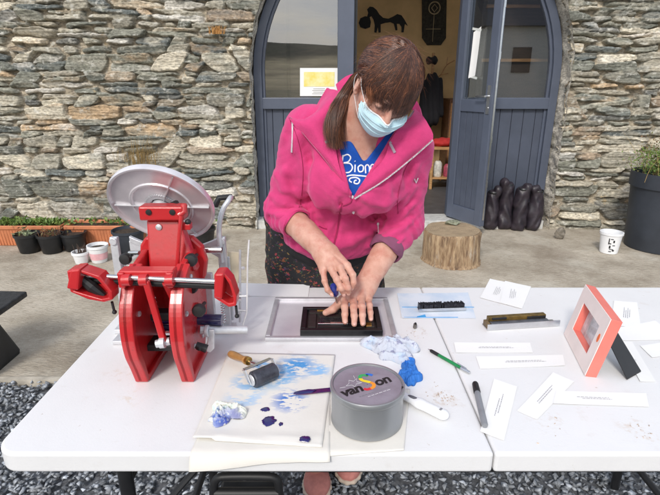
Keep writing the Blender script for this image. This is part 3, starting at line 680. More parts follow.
b = MB(); b.ico((2.14, 4.36, .05), .05, 2, (.85, .7, 1.15), .6, 8); tag(b.build('loose_stone', mat('grey_stone', (.17, .15, .12), .9, 0, .4, 40, .6, 60)), 'small loose stone standing at the foot of the right wall', 'stone')
def pot(name, x, y, r0, r1, h, m, label, cat, soil=True, rim=.012, group=None, band=None, ribs=0, rimh=.02):
    t = thing(name, label, cat, (x, y, 0), group)
    b = MB(); b.lathe([(r0 * .96, 0.002), (r0, .006), (r0 + (r1 - r0) * (h - rimh) / h, h - rimh), (r1 + rim * .4, h - rimh), (r1 + rim * .4, h), (r1 - rim * .3, h), (r0 + (r1 - r0) * .8 - rim * .3, h - rimh * 1.5), (r0 * .9, h * .5)], (x, y, 0), n=44, cap=(True, False)); b.build('pot_body', m, t, smooth=True)
    if band is not None:
        z0, z1, bmt = band; f = lambda z: r0 + (r1 - r0) * z / h + .0012
        b = MB(); b.lathe([(f(z0), z0), (f(z1), z1)], (x, y, 0), n=44, cap=(False, False)); b.build('band', bmt, t, smooth=True)
    if soil:
        b = MB(); b.lathe([(r0 + (r1 - r0) * .85 - rim * .2, h - rimh * 1.3), (.3 * r1, h - rimh * 1.1), (.001, h - rimh)], (x, y, 0), n=24, cap=(False, False)); b.build('soil', M['soil'], t)
    return t
def leaves(name, parent, pts, n, size, m, spread, up=.6, h=(.0, .08), seed=1, long=1.6):
    r = random.Random(seed); mb = MB()
    for k in range(n):
        c = Vector(pts[r.randrange(len(pts))]) + Vector((r.gauss(0, spread[0]), r.gauss(0, spread[1]), r.uniform(*h)))
        d = Vector((r.gauss(0, 1), r.gauss(0, 1), r.gauss(up, .5))).normalized(); s = d.orthogonal().normalized(); s = Quaternion(d, r.uniform(0, 6)) @ s; l = size * r.uniform(.6, 1.3); nn = d.cross(s)
        mb.add([c, c + d * l * .45 + s * l * .32 / long * 1.3 + nn * l * .05, c + d * l, c + d * l * .45 - s * l * .32 / long * 1.3 + nn * l * .05], [(0, 1, 2, 3)])
    return mb.build(name, m, parent, fix=False)
def blades(name, parent, c, n, h, m, spread, seed=1, w=.0022, bend=.3):
    r = random.Random(seed); mb = MB(); c = Vector(c)
    for k in range(n):
        p = c + Vector((r.gauss(0, spread[0]), r.gauss(0, spread[1]), 0)); a = r.uniform(0, 6.28); l = h * r.uniform(.5, 1.1); d = Vector((math.cos(a), math.sin(a), 0)) * l * bend * r.uniform(.2, 1)
        mb.tube(bez([p, p + Vector((0, 0, l * .5)) + d * .25, p + Vector((0, 0, l * .95)) + d], 5), [w, w * .9, w * .8, w * .6, w * .2], 3)
    return mb.build(name, m, parent, fix=False)
# big charcoal planter on the right
bp = pot('large_planter', 2.90, 4.13, .255, .30, .665, M['pot_grey'], 'large round charcoal planter with feathery shrub at the right edge', 'planter', rim=.02, rimh=.12)
blades('stems', bp, (2.84, 4.13, .6), 60, .36, M['straw'], (.11, .1), 5, .002, .5)
leaves('foliage', bp, [(2.76 + .05 * k, 4.11, .65) for k in range(7)], 3800, .024, M['leaf'], (.09, .1), .6, (0, .2), 6)
leaves('foliage', bp, [(2.82 + .05 * k, 4.13, .66) for k in range(7)], 2200, .022, M['leaf_red'], (.1, .1), .6, (0, .30), 9)
# white tub beside it
tb = thing('plastic_tub', 'small white plastic tub with dark printed marks beside the charcoal planter', 'tub', (2.39, 3.98, 0))
b = MB(); b.lathe([(.066, .002), (.07, .006), (.085, .165), (.092, .167), (.092, .185), (.082, .186), (.08, .16), (.066, .01)], (2.39, 3.98, 0), n=40, cap=(True, True)); b.build('tub_body', M['white_plastic'], tb, smooth=True)
b = MB()
for k, (a, z, w_, h_) in enumerate([(-112, .14, .02, .006), (-100, .12, .012, .02), (-120, .10, .02, .008), (-118, .07, .012, .024), (-98, .085, .02, .006), (-108, .05, .03, .005), (-126, .12, .008, .05), (-96, .04, .016, .012), (-114, .03, .02, .006)]):
    rr = .072 + .014 * z / .165 + .0008; t0 = R(a); b.box((2.39 + rr * math.cos(t0), 3.98 + rr * math.sin(t0), z), (w_, .0016, h_), Matrix.Rotation(t0 + R(90), 3, 'Z'))
b.build('print', M['black_plastic'], tb)
# terracotta troughs
def trough(xa, xb, label, seed, dense):
    y0, y1, h = 4.12, 4.34, .195; t = thing('trough_planter', label, 'planter', ((xa + xb) / 2, 4.23, 0), 'terracotta troughs along the left wall')
    b = MB(); i = .022
    def ring(z, e): return [(xa + e, y0 + e, z), (xb - e, y0 + e, z), (xb - e, y1 - e, z), (xa + e, y1 - e, z)]
    rs = [ring(.002, i + .012), ring(h - .035, .012), ring(h - .035, 0), ring(h, 0), ring(h, .016), ring(h - .04, .022)]
    vs = [p for r_ in rs for p in r_]; fs = [(3, 2, 1, 0)]
    for k in range(5): fs += [(k * 4 + j, k * 4 + (j + 1) % 4, (k + 1) * 4 + (j + 1) % 4, (k + 1) * 4 + j) for j in range(4)]
    fs.append((20, 21, 22, 23)); b.add(vs, fs); b.build('trough_body', M['terracotta'], t, bevel=.006)
    b = MB(); nr_ = int((xb - xa) / .03)
    for k in range(nr_): 
        x = xa + .04 + k * (xb - xa - .08) / nr_; b.tube([(x, y0 + .030, .01), (x, y0 + .0135, h - .04)], .0035, 6)
    b.build('ribs', M['terracotta'], t)
    b = MB(); b.box(((xa + xb) / 2, 4.23, h - .035), (xb - xa - .05, .17, .02)); b.build('soil', M['soil'], t)
    leaves('foliage', t, [(xa + .05 + k * (xb - xa - .1) / 9, 4.23, h - .015) for k in range(10)], int(dense * 1.8), .040, M['leaf'], (.04, .04), .8, (0, .035), seed)
    blades('shoots', t, ((xa + xb) / 2, 4.24, h - .03), dense // 6, .06, M['leaf'], ((xb - xa) * .24, .03), seed + 1, .002)
trough(-3.05, -2.36, 'terracotta trough full of leafy green seedlings at the left edge', 3, 340)
trough(-2.335, -1.66, 'terracotta trough with sparse green shoots behind the press', 8, 60)
P1 = pot('flower_pot', -2.585, 4.0, .078, .103, .165, M['black_plastic'], 'black plastic pot with a pale sprout, nearest the left edge', 'plant pot', group='black plastic pots by the wall')
P2 = pot('flower_pot', -2.385, 3.99, .078, .103, .165, M['black_plastic'], 'black plastic pot of withered red brown stalks, middle of the row', 'plant pot', group='black plastic pots by the wall')
P3 = pot('flower_pot', -2.22, 4.05, .08, .106, .16, M['black_plastic'], 'wider bare black pot just behind the small white pots', 'plant pot', group='black plastic pots by the wall')
leaves('sprout', P1, [(-2.585, 4.0, .15)], 26, .05, mat('pale_leaf', (.3, .34, .2), .7), (.03, .03), .5, (0, .03), 4); leaves('withered_leaves', P1, [(-2.62, 4.0, .15)], 24, .03, M['leaf_red'], (.02, .03), .8, (0, .06), 14)
blades('withered_stalks', P2, (-2.385, 3.99, .13), 46, .085, mat('withered_stalk', (.24, .11, .06), .8), (.045, .04), 6, .003); leaves('withered_leaves', P2, [(-2.385, 3.99, .15)], 60, .026, M['leaf_red'], (.045, .04), .6, (0, .05), 7)
q1 = pot('small_pot', -2.005, 3.72, .048, .063, .098, M['white_plastic'], 'small plain white pot with a dead plant', 'plant pot', group='small white pots'); blades('dead_stalks', q1, (-2.005, 3.72, .08), 22, .08, mat('dead_stalk', (.12, .08, .06), .8), (.02, .02), 2, .003)
q2 = pot('small_pot', -1.875, 3.75, .058, .077, .145, M['white_plastic'], 'taller white pot with a pink band, right of the small plain one', 'plant pot', group='small white pots', band=(.03, .085, mat('pink_band', (.75, .42, .45), .5)))
P4 = pot('flower_pot', -1.72, 4.0, .10, .13, .2, M['pot_grey'], 'dark grey pot seen under the rim of the press disc', 'plant pot')
P5 = pot('flower_pot', -1.13, 4.15, .085, .115, .17, M['black_plastic'], 'black pot with green leaves, seen to the right of the press disc', 'plant pot'); leaves('foliage', P5, [(-1.13, 4.15, .16)], 150, .045, M['leaf'], (.05, .05), .7, (0, .06), 4)
# dry weeds rooted in the wall behind the press
dw = thing('dry_weeds', 'straw coloured dry weeds growing from the left wall joints', 'weeds', at_y(143, 168, 4.64))
blades('grass_blades', dw, at_y(142, 172, 4.60), 60, .34, M['straw'], (.07, .012), 3, .0022, .25); blades('grass_blades', dw, at_y(137, 162, 4.60), 40, .16, M['straw'], (.12, .01), 8, .0018, .5)
b2 = at_y(212, 30, 4.64); dw2 = thing('dry_moss', 'small orange tuft of dry moss high on the left wall', 'moss', b2); blades('tuft', dw2, at_y(216, 34, 4.635), 70, .07, mat('orange_moss', (.5, .27, .09), .9), (.03, .008), 4, .003, .5)
# black stool at the left edge
bs = thing('garden_stool', 'black moulded stool with wide woven top at the left edge', 'stool', (-1.75, 2.05, 0))
wvm = mat('black_weave', (.02, .021, .023), .5, 0, .6, 60, .8, 260)
tp = at_z(27, 291, .55); bk = at_z(-60, 289, .55); fr_ = at_z(-8, 315, .55); f2_ = at_z(-75, 322, .55)
b = MB(); b.prism([tp, bk, f2_, fr_], (0, 0, -.025)); b.build('seat', wvm, bs, bevel=.006)
def ringq(x, y, sx, sy, z): return [(x - sx, y - sy, z), (x + sx, y - sy, z), (x + sx, y + sy, z), (x - sx, y + sy, z)]
b = MB(); vs = ringq(-1.87, 2.18, .20, .15, -.02) + ringq(-1.87, 2.18, .205, .155, .02) + ringq(-1.87, 2.02, .15, .12, .525); b.add(vs, [(3, 2, 1, 0)] + [(k * 4 + j, k * 4 + (j + 1) % 4, k * 4 + 4 + (j + 1) % 4, k * 4 + 4 + j) for k in range(2) for j in range(4)] + [(8, 9, 10, 11)]); b.build('pedestal', M['black_plastic'], bs, bevel=.02, seg=3)
# house and van in the farmyard behind the camera (they show in the door glass)
hs_ = thing('farm_house', 'whitewashed farmhouse with slate roof across the yard behind the camera', 'house', (14, -22, -.09))
b = MB(); b.box((14, -22, 2.1), (11, 6, 4.4)); b.build('wall', mat('whitewash', (.7, .69, .65), .9), hs_)
b = MB(); b.prism([(8.2, -25.4, 4.3), (8.2, -18.6, 4.3), (8.2, -22, 6.9)], (11.6, 0, 0)); b.build('roof', mat('slate_roof', (.09, .095, .11), .8), hs_)
for x in (10.5, 13, 16, 18):
    b = MB(); b.box((x, -18.97, 2.6), (1, .1, 1.3)); b.build('window', M['black_metal'], hs_)
# ================================================================ folding table
tw = mat('table_plastic', (.735, .735, .735), .38, 0, .015, 5, .12, 260); layer(tw, (.56, .48, .41), 9, .62, .70, .3, seed=2); layer(tw, (.58, .54, .50), 26, .60, .74, .25, seed=6, stretch=(1, 2.5, 1)); layer(tw, (.34, .23, .14), 55, .68, .74, .6, seed=9); layer(tw, (.64, .63, .63), 3, .5, .75, .3, seed=12)
TY0, TY1, TX0, TX1, TS = .722, 1.488, -.617, 1.225, .2985
tbl = thing('folding_table', 'long white plastic folding table with black folding legs', 'table', ((TX0 + TX1) / 2, 1.1, 0))
def top_half(x0, x1, roundl, roundr):
    r_ = .045; pts = []
    def corner(cx, cy, a0, rr):
        if rr: return [(cx + r_ * math.cos(a0 + k * math.pi / 2 / 8), cy + r_ * math.sin(a0 + k * math.pi / 2 / 8)) for k in range(9)]
        return None
    def add(cx, cy, a0, rr, px, py): pts.extend(corner(cx, cy, a0, True) if rr else [(px, py)])
    add(x0 + r_, TY0 + r_, math.pi, roundl, x0, TY0); add(x1 - r_, TY0 + r_, -math.pi / 2, roundr, x1, TY0); add(x1 - r_, TY1 - r_, 0, roundr, x1, TY1); add(x0 + r_, TY1 - r_, math.pi / 2, roundl, x0, TY1)
    b = MB(); b.prism([(x, y, TZ - .043) for x, y in pts], (0, 0, .043)); return b.build('tabletop', tw, tbl, bevel=.006, seg=3)
top_half(TX0, TS - .0012, True, False); top_half(TS + .0012, TX1, False, True)
bmet = mat('black_powder_coat', (.012, .012, .013), .4, 0, .2, 30)
for xs, sg in ((TX0 + .20, 1), (TX1 - .20, -1)):
    for y in (.80, 1.40):
        b = MB(); b.tube([(xs, y, TZ - .045), (xs, y, .04), (xs, y + (.0), -.005)], .0145, 14); b.build('leg', bmet, tbl, smooth=True)
    for zb in (.16, .60):
        b = MB(); b.tube([(xs, .80, zb), (xs, 1.40, zb)], .011, 10); b.build('crossbar', bmet, tbl, smooth=True)
    b = MB(); b.tube([(xs, .86, .42), (xs + sg * .30, 1.08, TZ - .05)], .008, 8); b.tube([(xs, 1.34, .42), (xs + sg * .30, 1.12, TZ - .05)], .008, 8); b.build('brace', bmet, tbl, smooth=True)
b = MB(); b.box((.3, .76, TZ - .056), (1.3, .018, .025)); b.box((.3, 1.45, TZ - .056), (1.3, .018, .025)); b.build('rail', bmet, tbl)
# ================================================================ the woman
skin = mat('skin', (.49, .245, .175), .5, 0, 0, 26, .22, 300, col2=(.62, .37, .29), sss=.12, thresh=(.3, .7)); layer(skin, (.46, .15, .11), 40, .50, .68, .5, seed=2); layer(skin, (.40, .17, .10), 170, .62, .72, .4, seed=6)
SKT = np.array([1., 1, 1])
woman = thing('person', 'woman in pink fleece jacket, blue T-shirt and pale blue face mask bending over the table', 'person', (0, 1.5, 0))
shR, elR, wrR = np.array((-.072, 1.430, 1.250)), np.array((-.142, 1.47, 1.000)), np.array((-.016, 1.285, .935))
shL, elL, wrL = np.array((.222, 1.375, 1.215)), np.array((.222, 1.45, .972)), np.array((.106, 1.305, .832))
HC = np.array((.138, 1.268, 1.366))                                   # head centre
hf = nrm((.12, -.0, -.0)); 
def camvec(a, b, c):       # a right, b up, c towards the camera -> world
    return np.array((a, b * math.sin(PITCH) - c * math.cos(PITCH), b * math.cos(PITCH) + c * math.sin(PITCH)))
hf = nrm(camvec(.10, -.84, .53)); hu = camvec(.36, .54, .76); hu = nrm(hu - hf * (hu @ hf)); hr = np.cross(hf, hu)       # face direction, crown, her right
HS = .88
def H0(r, f, u): return HC + hr * r + hf * f + hu * u
def H(r, f, u): return HC + (hr * r + hf * f + hu * u) * HS
HAX = np.stack([hr, hf, hu])
# ---- hands -----------------------------------------------------------
def chain(P, pts, rad, k=.003):
    F_ = None
    for i in range(len(pts) - 1):
        d = rcone(P, pts[i], pts[i + 1], rad[i], rad[i + 1]); F_ = d if F_ is None else smin(F_, d, k)
    return F_
def hand(P, wr, el, mcps, fingers, thumb, pal_up, rw=.026):
    """wrist, elbow, knuckle points, finger chains (list of (pts, radii)), thumb chain"""
    up = nrm(pal_up); F_ = rcone(P, el, wr, .047, rw, flat=None); axis = nrm(np.array(wr) - np.array(el))
    F_ = smin(F_, rcone(P, np.array(wr) - axis * .10, np.array(wr) + axis * .012, .032, rw * .98, flat=(up, .82)), .02)
    wr = np.array(wr); mid = sum(np.array(m) for m in mcps) / len(mcps); side = nrm(np.array(mcps[-1]) - np.array(mcps[0]))
    D = None
    for i, m in enumerate(mcps):
        s = (i - 1.5) / 1.5; a = wr + side * s * .018 + (mid - wr) * .12; d = rcone(P, a, m, .0165, .0108, flat=(up, .86)); D = d if D is None else smin(D, d, .011)
    F_ = smin(F_, D, .016)
    for i, (pts, rad) in enumerate(fingers):
        d = chain(P, pts, rad); 
        for j, p in enumerate(pts[1:-1]): d = smin(d, ell(P, np.array(p) + up * .0008, (rad[j + 1] * 1.0,) * 3), .003)
        F_ = smin(F_, d, .0038)
    pts, rad = thumb; F_ = smin(F_, chain(P, pts, rad, .005), .007)
    for m in mcps: F_ = smin(F_, ell(P, np.array(m) + up * .0035, (.0085, .0085, .0075)), .006)
    for i in range(4):                    # tendons on the back of the hand
        m = np.array(mcps[i]); a = wr + side * ((i - 1.5) / 1.5) * .010 + (mid - wr) * .25 + up * .015
        F_ = smin(F_, rcone(P, a, m + up * .008, .0025, .0022), .007)
    return F_
# left hand: palm down on the chase, fingers spread towards the camera
mL = [np.array(p) for p in ((.040, 1.238, .806), (.064, 1.240, .811), (.087, 1.245, .809), (.107, 1.254, .802))]
tipL = [np.array(p) for p in ((.040, 1.162, .7795), (.0635, 1.150, .7795), (.086, 1.152, .7795), (.109, 1.178, .7795))]
fgL = []
for m, t_, r0 in zip(mL, tipL, (.0098, .0100, .0096, .0084)):
    pip = m + (t_ - m) * .46 + np.array((0, 0, .0085)); dip = m + (t_ - m) * .76 + np.array((0, 0, .0055)); fgL.append(([m, pip, dip, t_], [r0 * 1.08, r0, r0 * .9, r0 * .76]))
thL = ([wrL + np.array((-.012, -.018, -.005)), np.array((.036, 1.262, .797)), np.array((.008, 1.228, .784)), np.array((-.012, 1.216, .779))], [.016, .0135, .0108, .0085])
# right hand: closed over the blue key handle
mR = [np.array(p) for p in ((-.018, 1.240, .893), (.004, 1.228, .903), (.026, 1.226, .909), (.046, 1.236, .910))]
fgR = [([mR[0], (-.014, 1.214, .874), (-.006, 1.203, .853), (.004, 1.202, .842)], [.0088, .0078, .0072, .0062]),
       ([mR[1], (.018, 1.198, .884), (.030, 1.190, .862), (.036, 1.196, .846)], [.0098, .009, .0082, .0070]),
       ([mR[2], (.040, 1.198, .888), (.048, 1.192, .864), (.049, 1.200, .848)], [.0098, .0092, .0084, .0072]),
       ([mR[3], (.060, 1.212, .893), (.063, 1.206, .872), (.058, 1.208, .858)], [.0096, .009, .0082, .0070])]
thR = ([wrR + np.array((.02, -.006, -.012)), (.036, 1.252, .890), (.028, 1.232, .866), (.018, 1.214, .853)], [.0155, .0135, .011, .009])
parts_V, parts_F = [], []; nV = 0
def addsurf(V, Fc):
    global nV
    parts_V.append(V); parts_F.append(Fc + nV); nV += len(V)
def hand_mesh(wr, el, mc, fg, th, up):
    allp = np.array([p for f in fg for p in f[0]] + list(mc) + [wr, np.array(el) * .75 + np.array(wr) * .25] + list(th[0])); lo, hi = allp.min(0) - .055, allp.max(0) + .055
    ax, P = gridP(lo, hi, .0021); F_ = hand(P, wr, el, mc, fg, th, up)
    F_ += .0006 * np.sin(P[..., 0] * 160 + 3 * np.sin(P[..., 1] * 60)) * np.sin(P[..., 2] * 150)
    a = nrm(np.array(wr) - np.array(el)); F_ = np.maximum(F_, -((P - (np.array(el) * .8 + np.array(wr) * .2).astype(np.float32)) @ a.astype(np.float32)))
    V, Fc = nets(ax, F_); addsurf(relax(V, Fc, 1), Fc)
hand_mesh(wrL, elL, mL, fgL, thL, (.05, -.25, 1)); hand_mesh(wrR, elR, mR, fgR, thR, (.1, -.65, .75))
# ---- torso shape shared by skin, shirt and jacket ---------------------
chest = np.array((.068, 1.455, 1.165)); waist = np.array((.025, 1.60, .985)); hip = np.array((-.005, 1.665, .86))
def torso(P):
    t_ax = nrm(chest - hip)
    F_ = rcone(P, chest, waist, .128, .135, flat=((0, 1, .25), .80)); F_ = smin(F_, rcone(P, waist, hip, .14, .165, flat=((0, 1, .1), .82)), .06)
    F_ = smin(F_, rcone(P, shR + np.array((.03, 0, 0)), shL - np.array((.03, 0, 0)), .068, .068), .06)
    F_ = smin(F_, ell(P, (.015, 1.380, 1.105), (.080, .080, .078)), .075); F_ = smin(F_, ell(P, (.125, 1.359, 1.100), (.078, .078, .078)), .075)
    F_ = smin(F_, ell(P, (.005, 1.535, .93), (.165, .13, .12)), .06)
    return F_
nb = np.array((.073, 1.395, 1.265)); hb = H(0, -.035, -.055)
# ---- head + neck (skin) ------------------------------------------------
def headF(P0):
    P = (HC + (P0 - HC.astype(np.float32)) / HS).astype(np.float32)
    F_ = ell(P, H0(0, -.012, .022), (.074, .094, .084), HAX)
    F_ = smin(F_, ell(P, H0(0, .022, -.045), (.058, .068, .066), HAX), .035)
    F_ = smin(F_, ell(P, H0(0, .052, -.092), (.026, .026, .022), HAX), .025)                 # chin
    F_ = smin(F_, rcone(P, H0(.036, .02, -.085), H0(.008, .058, -.098), .016, .016), .02); F_ = smin(F_, rcone(P, H0(-.036, .02, -.085), H0(-.008, .058, -.098), .016, .016), .02)
    F_ = smin(F_, rcone(P, H0(.04, .055, -.03), H0(.05, .035, -.035), .018, .018), .018); F_ = smin(F_, rcone(P, H0(-.04, .055, -.03), H0(-.05, .035, -.035), .018, .018), .018)   # cheekbones
    F_ = smin(F_, rcone(P, H0(.022, .079, .018), H0(-.022, .079, .018), .010, .010), .014)      # brow
    for s in (1, -1):
        F_ = smax(F_, -ell(P, H0(s * .031, .094, -.004), (.017, .014, .011), HAX), .010)        # socket
        F_ = smin(F_, ell(P, H0(s * .031, .072, -.004), (.0125, .0125, .0115), HAX), .003)       # lowered lid over the eye
        F_ = smin(F_, rcone(P, H0(s * .020, .0835, -.0075), H0(s * .042, .0775, -.0085), .0012, .0012), .0015)
    F_ = smin(F_, rcone(P, H0(0, .083, .0), H0(0, .104, -.034), .0065, .0098), .009)             # nose
    F_ = smin(F_, ell(P, H0(.010, .094, -.039), (.007, .008, .006), HAX), .006); F_ = smin(F_, ell(P, H0(-.010, .094, -.039), (.007, .008, .006), HAX), .006)
    F_ = smin(F_, rcone(P, H0(.018, .080, -.062), H0(-.018, .080, -.062), .0055, .0055), .005); F_ = smin(F_, rcone(P, H0(.014, .081, -.070), H0(-.014, .081, -.070), .006, .006), .004)   # lips
    for s in (1, -1):                                                                        # ears
        e = ell(P, H0(s * .077, -.010, -.012), (.0085, .019, .031), np.stack([nrm(hr + hf * (-s) * .35 * s), hf, hu])); e = smax(e, -ell(P, H0(s * .087, -.006, -.010), (.0075, .0125, .022), HAX), .005)
        e = smin(e, ell(P, H0(s * .079, .003, -.016), (.005, .004, .007), HAX), .003); e = smin(e, ell(P, H0(s * .076, -.002, -.040), (.0055, .009, .009), HAX), .006)
        F_ = smin(F_, e, .005)
    F_ = F_ * HS; P = P0
    F_ = smin(F_, rcone(P, hb, nb, .050, .058), .03); F_ = smin(F_, rcone(P, nb, nb + np.array((0, .02, -.12)), .07, .09), .04)
    return F_
ax, P = gridP(np.array((-.03, 1.03, 1.10)), np.array((.27, 1.52, 1.53)), .0028)
F_ = headF(P); tb_ = torso(P) + .026; F_ = smin(F_, tb_, .02)
F_ = np.maximum(F_, (1.12 - P[..., 2])); V, Fc = nets(ax, F_); V = relax(V, Fc, 1, .4); addsurf(V, Fc)
# ---- hidden core: upper body, arms, legs down to the ankles -----------
ax, P = gridP(np.array((-.26, 1.22, .02)), np.array((.36, 1.92, 1.34)), .009)
F_ = torso(P) + .024
for a, b_, c in ((shR, elR, wrR), (shL, elL, wrL)): F_ = smin(F_, rcone(P, a, b_, .044, .038), .03); F_ = smin(F_, rcone(P, b_, b_ + (c - b_) * .5, .038, .036), .01)
hipL, knL, anL = (.085, 1.66, .84), (.075, 1.53, .46), (.055, 1.49, .07); hipR, knR, anR = (-.095, 1.66, .84), (-.085, 1.49, .46), (-.05, 1.43, .07)
for a, b_, c in ((hipR, knR, anR), (hipL, knL, anL)): F_ = smin(F_, rcone(P, a, b_, .085, .055), .03); F_ = smin(F_, rcone(P, b_, c, .053, .034), .02)
V, Fc = nets(ax, F_); addsurf(V, Fc)
body = mobj('body', np.concatenate(parts_V), np.concatenate(parts_F), skin, woman, True)
# ---- nails
nm = mat('fingernail', (.62, .36, .30), .3, 0, .05, 40)
for (pts, rad), up in [(f, (0, -.15, 1)) for f in fgL] + [(fgR[1], (-.1, -1, .1)), (fgR[2], (0, -1, .1)), (fgR[3], (.2, -1, .1)), (fgR[0], (-.2, -1, .1))]:
    t_, d_ = np.array(pts[-1]), nrm(np.array(pts[-1]) - np.array(pts[-2])); u_ = np.array(up, float); u_ = nrm(u_ - d_ * (u_ @ d_)); s_ = np.cross(d_, u_); c_ = t_ + u_ * rad[-1] * .80 + d_ * rad[-1] * .25
    b = MB(); bm = bmesh.new(); bmesh.ops.create_icosphere(bm, subdivisions=2, radius=1)
    vs = [c_ + s_ * v.co.x * .0048 + d_ * v.co.y * .0062 + u_ * v.co.z * .0016 for v in bm.verts]; b.add(vs, [[v.index for v in f.verts] for f in bm.faces]); bm.free(); b.build('fingernail', nm, body, smooth=True)
# ---- jacket ------------------------------------------------------------
pink = mat('pink_fleece', (.57, .045, .172), .85, 0, .07, 30, .6, 420, spec=.25)
pp = pink.node_tree.nodes['Principled BSDF']; pp.inputs['Sheen Weight'].default_value = .35; pp.inputs['Sheen Roughness'].default_value = .5; pp.inputs['Sheen Tint'].default_value = (1, .5, .7, 1)
cutR = elR + (wrR - elR) * .30; cutL = elL + (wrL - elL) * .44
def sleeve(P, s, e, w_, cut, r0, r1, r2):
    F_ = smin(rcone(P, s, e, r0, r1), rcone(P, e, cut, r1, r2), .03); a = nrm(np.array(w_) - np.array(e)).astype(np.float32)
    return F_
def jacketF(P):
    F_ = torso(P)
    F_ = smin(F_, sleeve(P, shR, elR, wrR, cutR, .062, .058, .050), .035); F_ = smin(F_, sleeve(P, shL, elL, wrL, cutL, .066, .058, .048), .035)
    return F_
FOLDS = []
def fold(pts, w_, amp): FOLDS.append((np.array(pts, np.float32), w_, amp))
def applyfolds(P, F_):
    for pts, w_, amp in FOLDS:
        D = None
        for i in range(len(pts) - 1):
            d = rcone(P, pts[i], pts[i + 1], 0, 0); D = d if D is None else np.minimum(D, d)
        F_ = F_ - amp * 1.3 * np.exp(-(D / (w_ * .92)) ** 2) + amp * .3 * np.exp(-((D - w_ * 2.4) / w_) ** 2)
    return F_
PZ, AXJ = None, None
ax, P = gridP(np.array((-.245, 1.17, .79)), np.array((.325, 1.86, 1.375)), .0046)
F0 = jacketF(P)
V0, F0f = nets(ax, F0); bvh0 = BVHTree.FromPolygons([Vector(v) for v in V0], [list(map(int, f)) for f in F0f])
ORG = Vector((0, 0, CAM_Z))
def proj(px, py, bvh, lift=0., back=1.6):
    d = ray(px, py).normalized(); h = bvh.ray_cast(ORG, d)
    if h[0] is None:
        q = ORG + d * (back / d.y); n_ = bvh.find_nearest(q); p = n_[0]; return p - d * lift
    return h[0] - d * lift
def pj(l, lift=0.): return [np.array(proj(x, y, bvh0, lift)) for x, y in l]
# cloth folds, read off the photo: (points, width, height)
for l, w_, a in [
    ([(296, 138), (304, 165), (300, 195)], .012, .007), ([(318, 150), (312, 185), (318, 205)], .014, .008), ([(276, 175), (288, 190), (304, 196)], .010, .007), ([(270, 195), (284, 204), (300, 206)], .009, .007), ([(268, 212), (280, 216), (296, 214)], .008, .006),
    ([(275, 150), (284, 172), (282, 190)], .010, .006), ([(322, 215), (345, 222), (368, 214)], .016, .005), ([(312, 206), (332, 214), (350, 210)], .014, .004), ([(366, 200), (384, 206), (398, 198)], .010, .007), ([(310, 232), (330, 246), (352, 244)], .014, .008),
    ([(272, 232), (292, 246), (318, 256)], .010, .007), ([(352, 240), (368, 234), (380, 222)], .012, .008), ([(402, 158), (398, 180), (404, 200)], .012, .008), ([(416, 168), (408, 190), (396, 204)], .010, .007), ([(414, 188), (404, 204), (388, 214)], .010, .008),
    ([(412, 206), (402, 216), (386, 224)], .009, .008), ([(410, 222), (400, 230), (384, 236)], .008, .007), ([(404, 238), (396, 244), (382, 246)], .007, .006), ([(384, 176), (390, 192), (386, 210)], .010, .006), ([(362, 214), (372, 226), (370, 246)], .010, .007),
    ([(322, 168), (336, 182), (346, 190)], .012, .006), ([(330, 226), (324, 240), (312, 250)], .009, .006), ([(304, 118), (300, 132), (292, 150)], .012, .005), ([(270, 205), (266, 216), (264, 228)], .008, .005)]:
    fold(pj(l), w_, a)
fold(pj([(341, 200), (338, 222), (332, 256)]), .006, -.006)
F1 = applyfolds(P, F0)
F1 = F1 + .0035 * np.sin(P[..., 0] * 38 + 4 * np.sin(P[..., 2] * 17 + P[..., 1] * 9)) * np.sin(P[..., 2] * 31 + 3 * np.sin(P[..., 0] * 23)) + .0014 * np.sin(P[..., 0] * 120 + 5 * np.sin(P[..., 2] * 40)) * np.sin(P[..., 2] * 95 + 4 * np.sin(P[..., 0] * 33))
# gathers pushed up on the sleeves
for s_, c_, am in ((elR, cutR, .0045), (elL, cutL, .0045)):
    a = nrm(c_ - s_); t_ = (P - s_.astype(np.float32)) @ a.astype(np.float32); r_ = rcone(P, s_, c_, 0, 0)
    F1 = F1 - am * np.exp(-((t_ - .03) / .07) ** 2) * np.exp(-(r_ / .09) ** 2) * np.sin(t_ * 230 + 3 * np.sin(P[..., 0] * 50 + P[..., 2] * 22))
T0_ = torso(P)
# cut the cuffs (only near each arm) and the hem
for s_, c_ in ((elR, cutR), (elL, cutL)):
    a = nrm(c_ - s_).astype(np.float32); t_ = (P - c_.astype(np.float32)) @ a; rr = rcone(P, c_, c_ + (c_ - s_), 0, 0)
    F1 = np.where((rr < .085) & (t_ > -.01) & (T0_ > .014), np.maximum(F1, t_ - .012), F1); F1 = np.maximum(F1, -(rcone(P, c_ - a * .004, c_ + a * .010, .041, .043)))
hz = .835 + .055 * np.clip(-P[..., 0] / .2, 0, 1) + .03 * np.clip(P[..., 0] / .2, 0, 1) + .004 * np.sin(P[..., 0] * 40)
F1 = np.where(P[..., 1] > 1.41, np.maximum(F1, hz - P[..., 2]), F1)
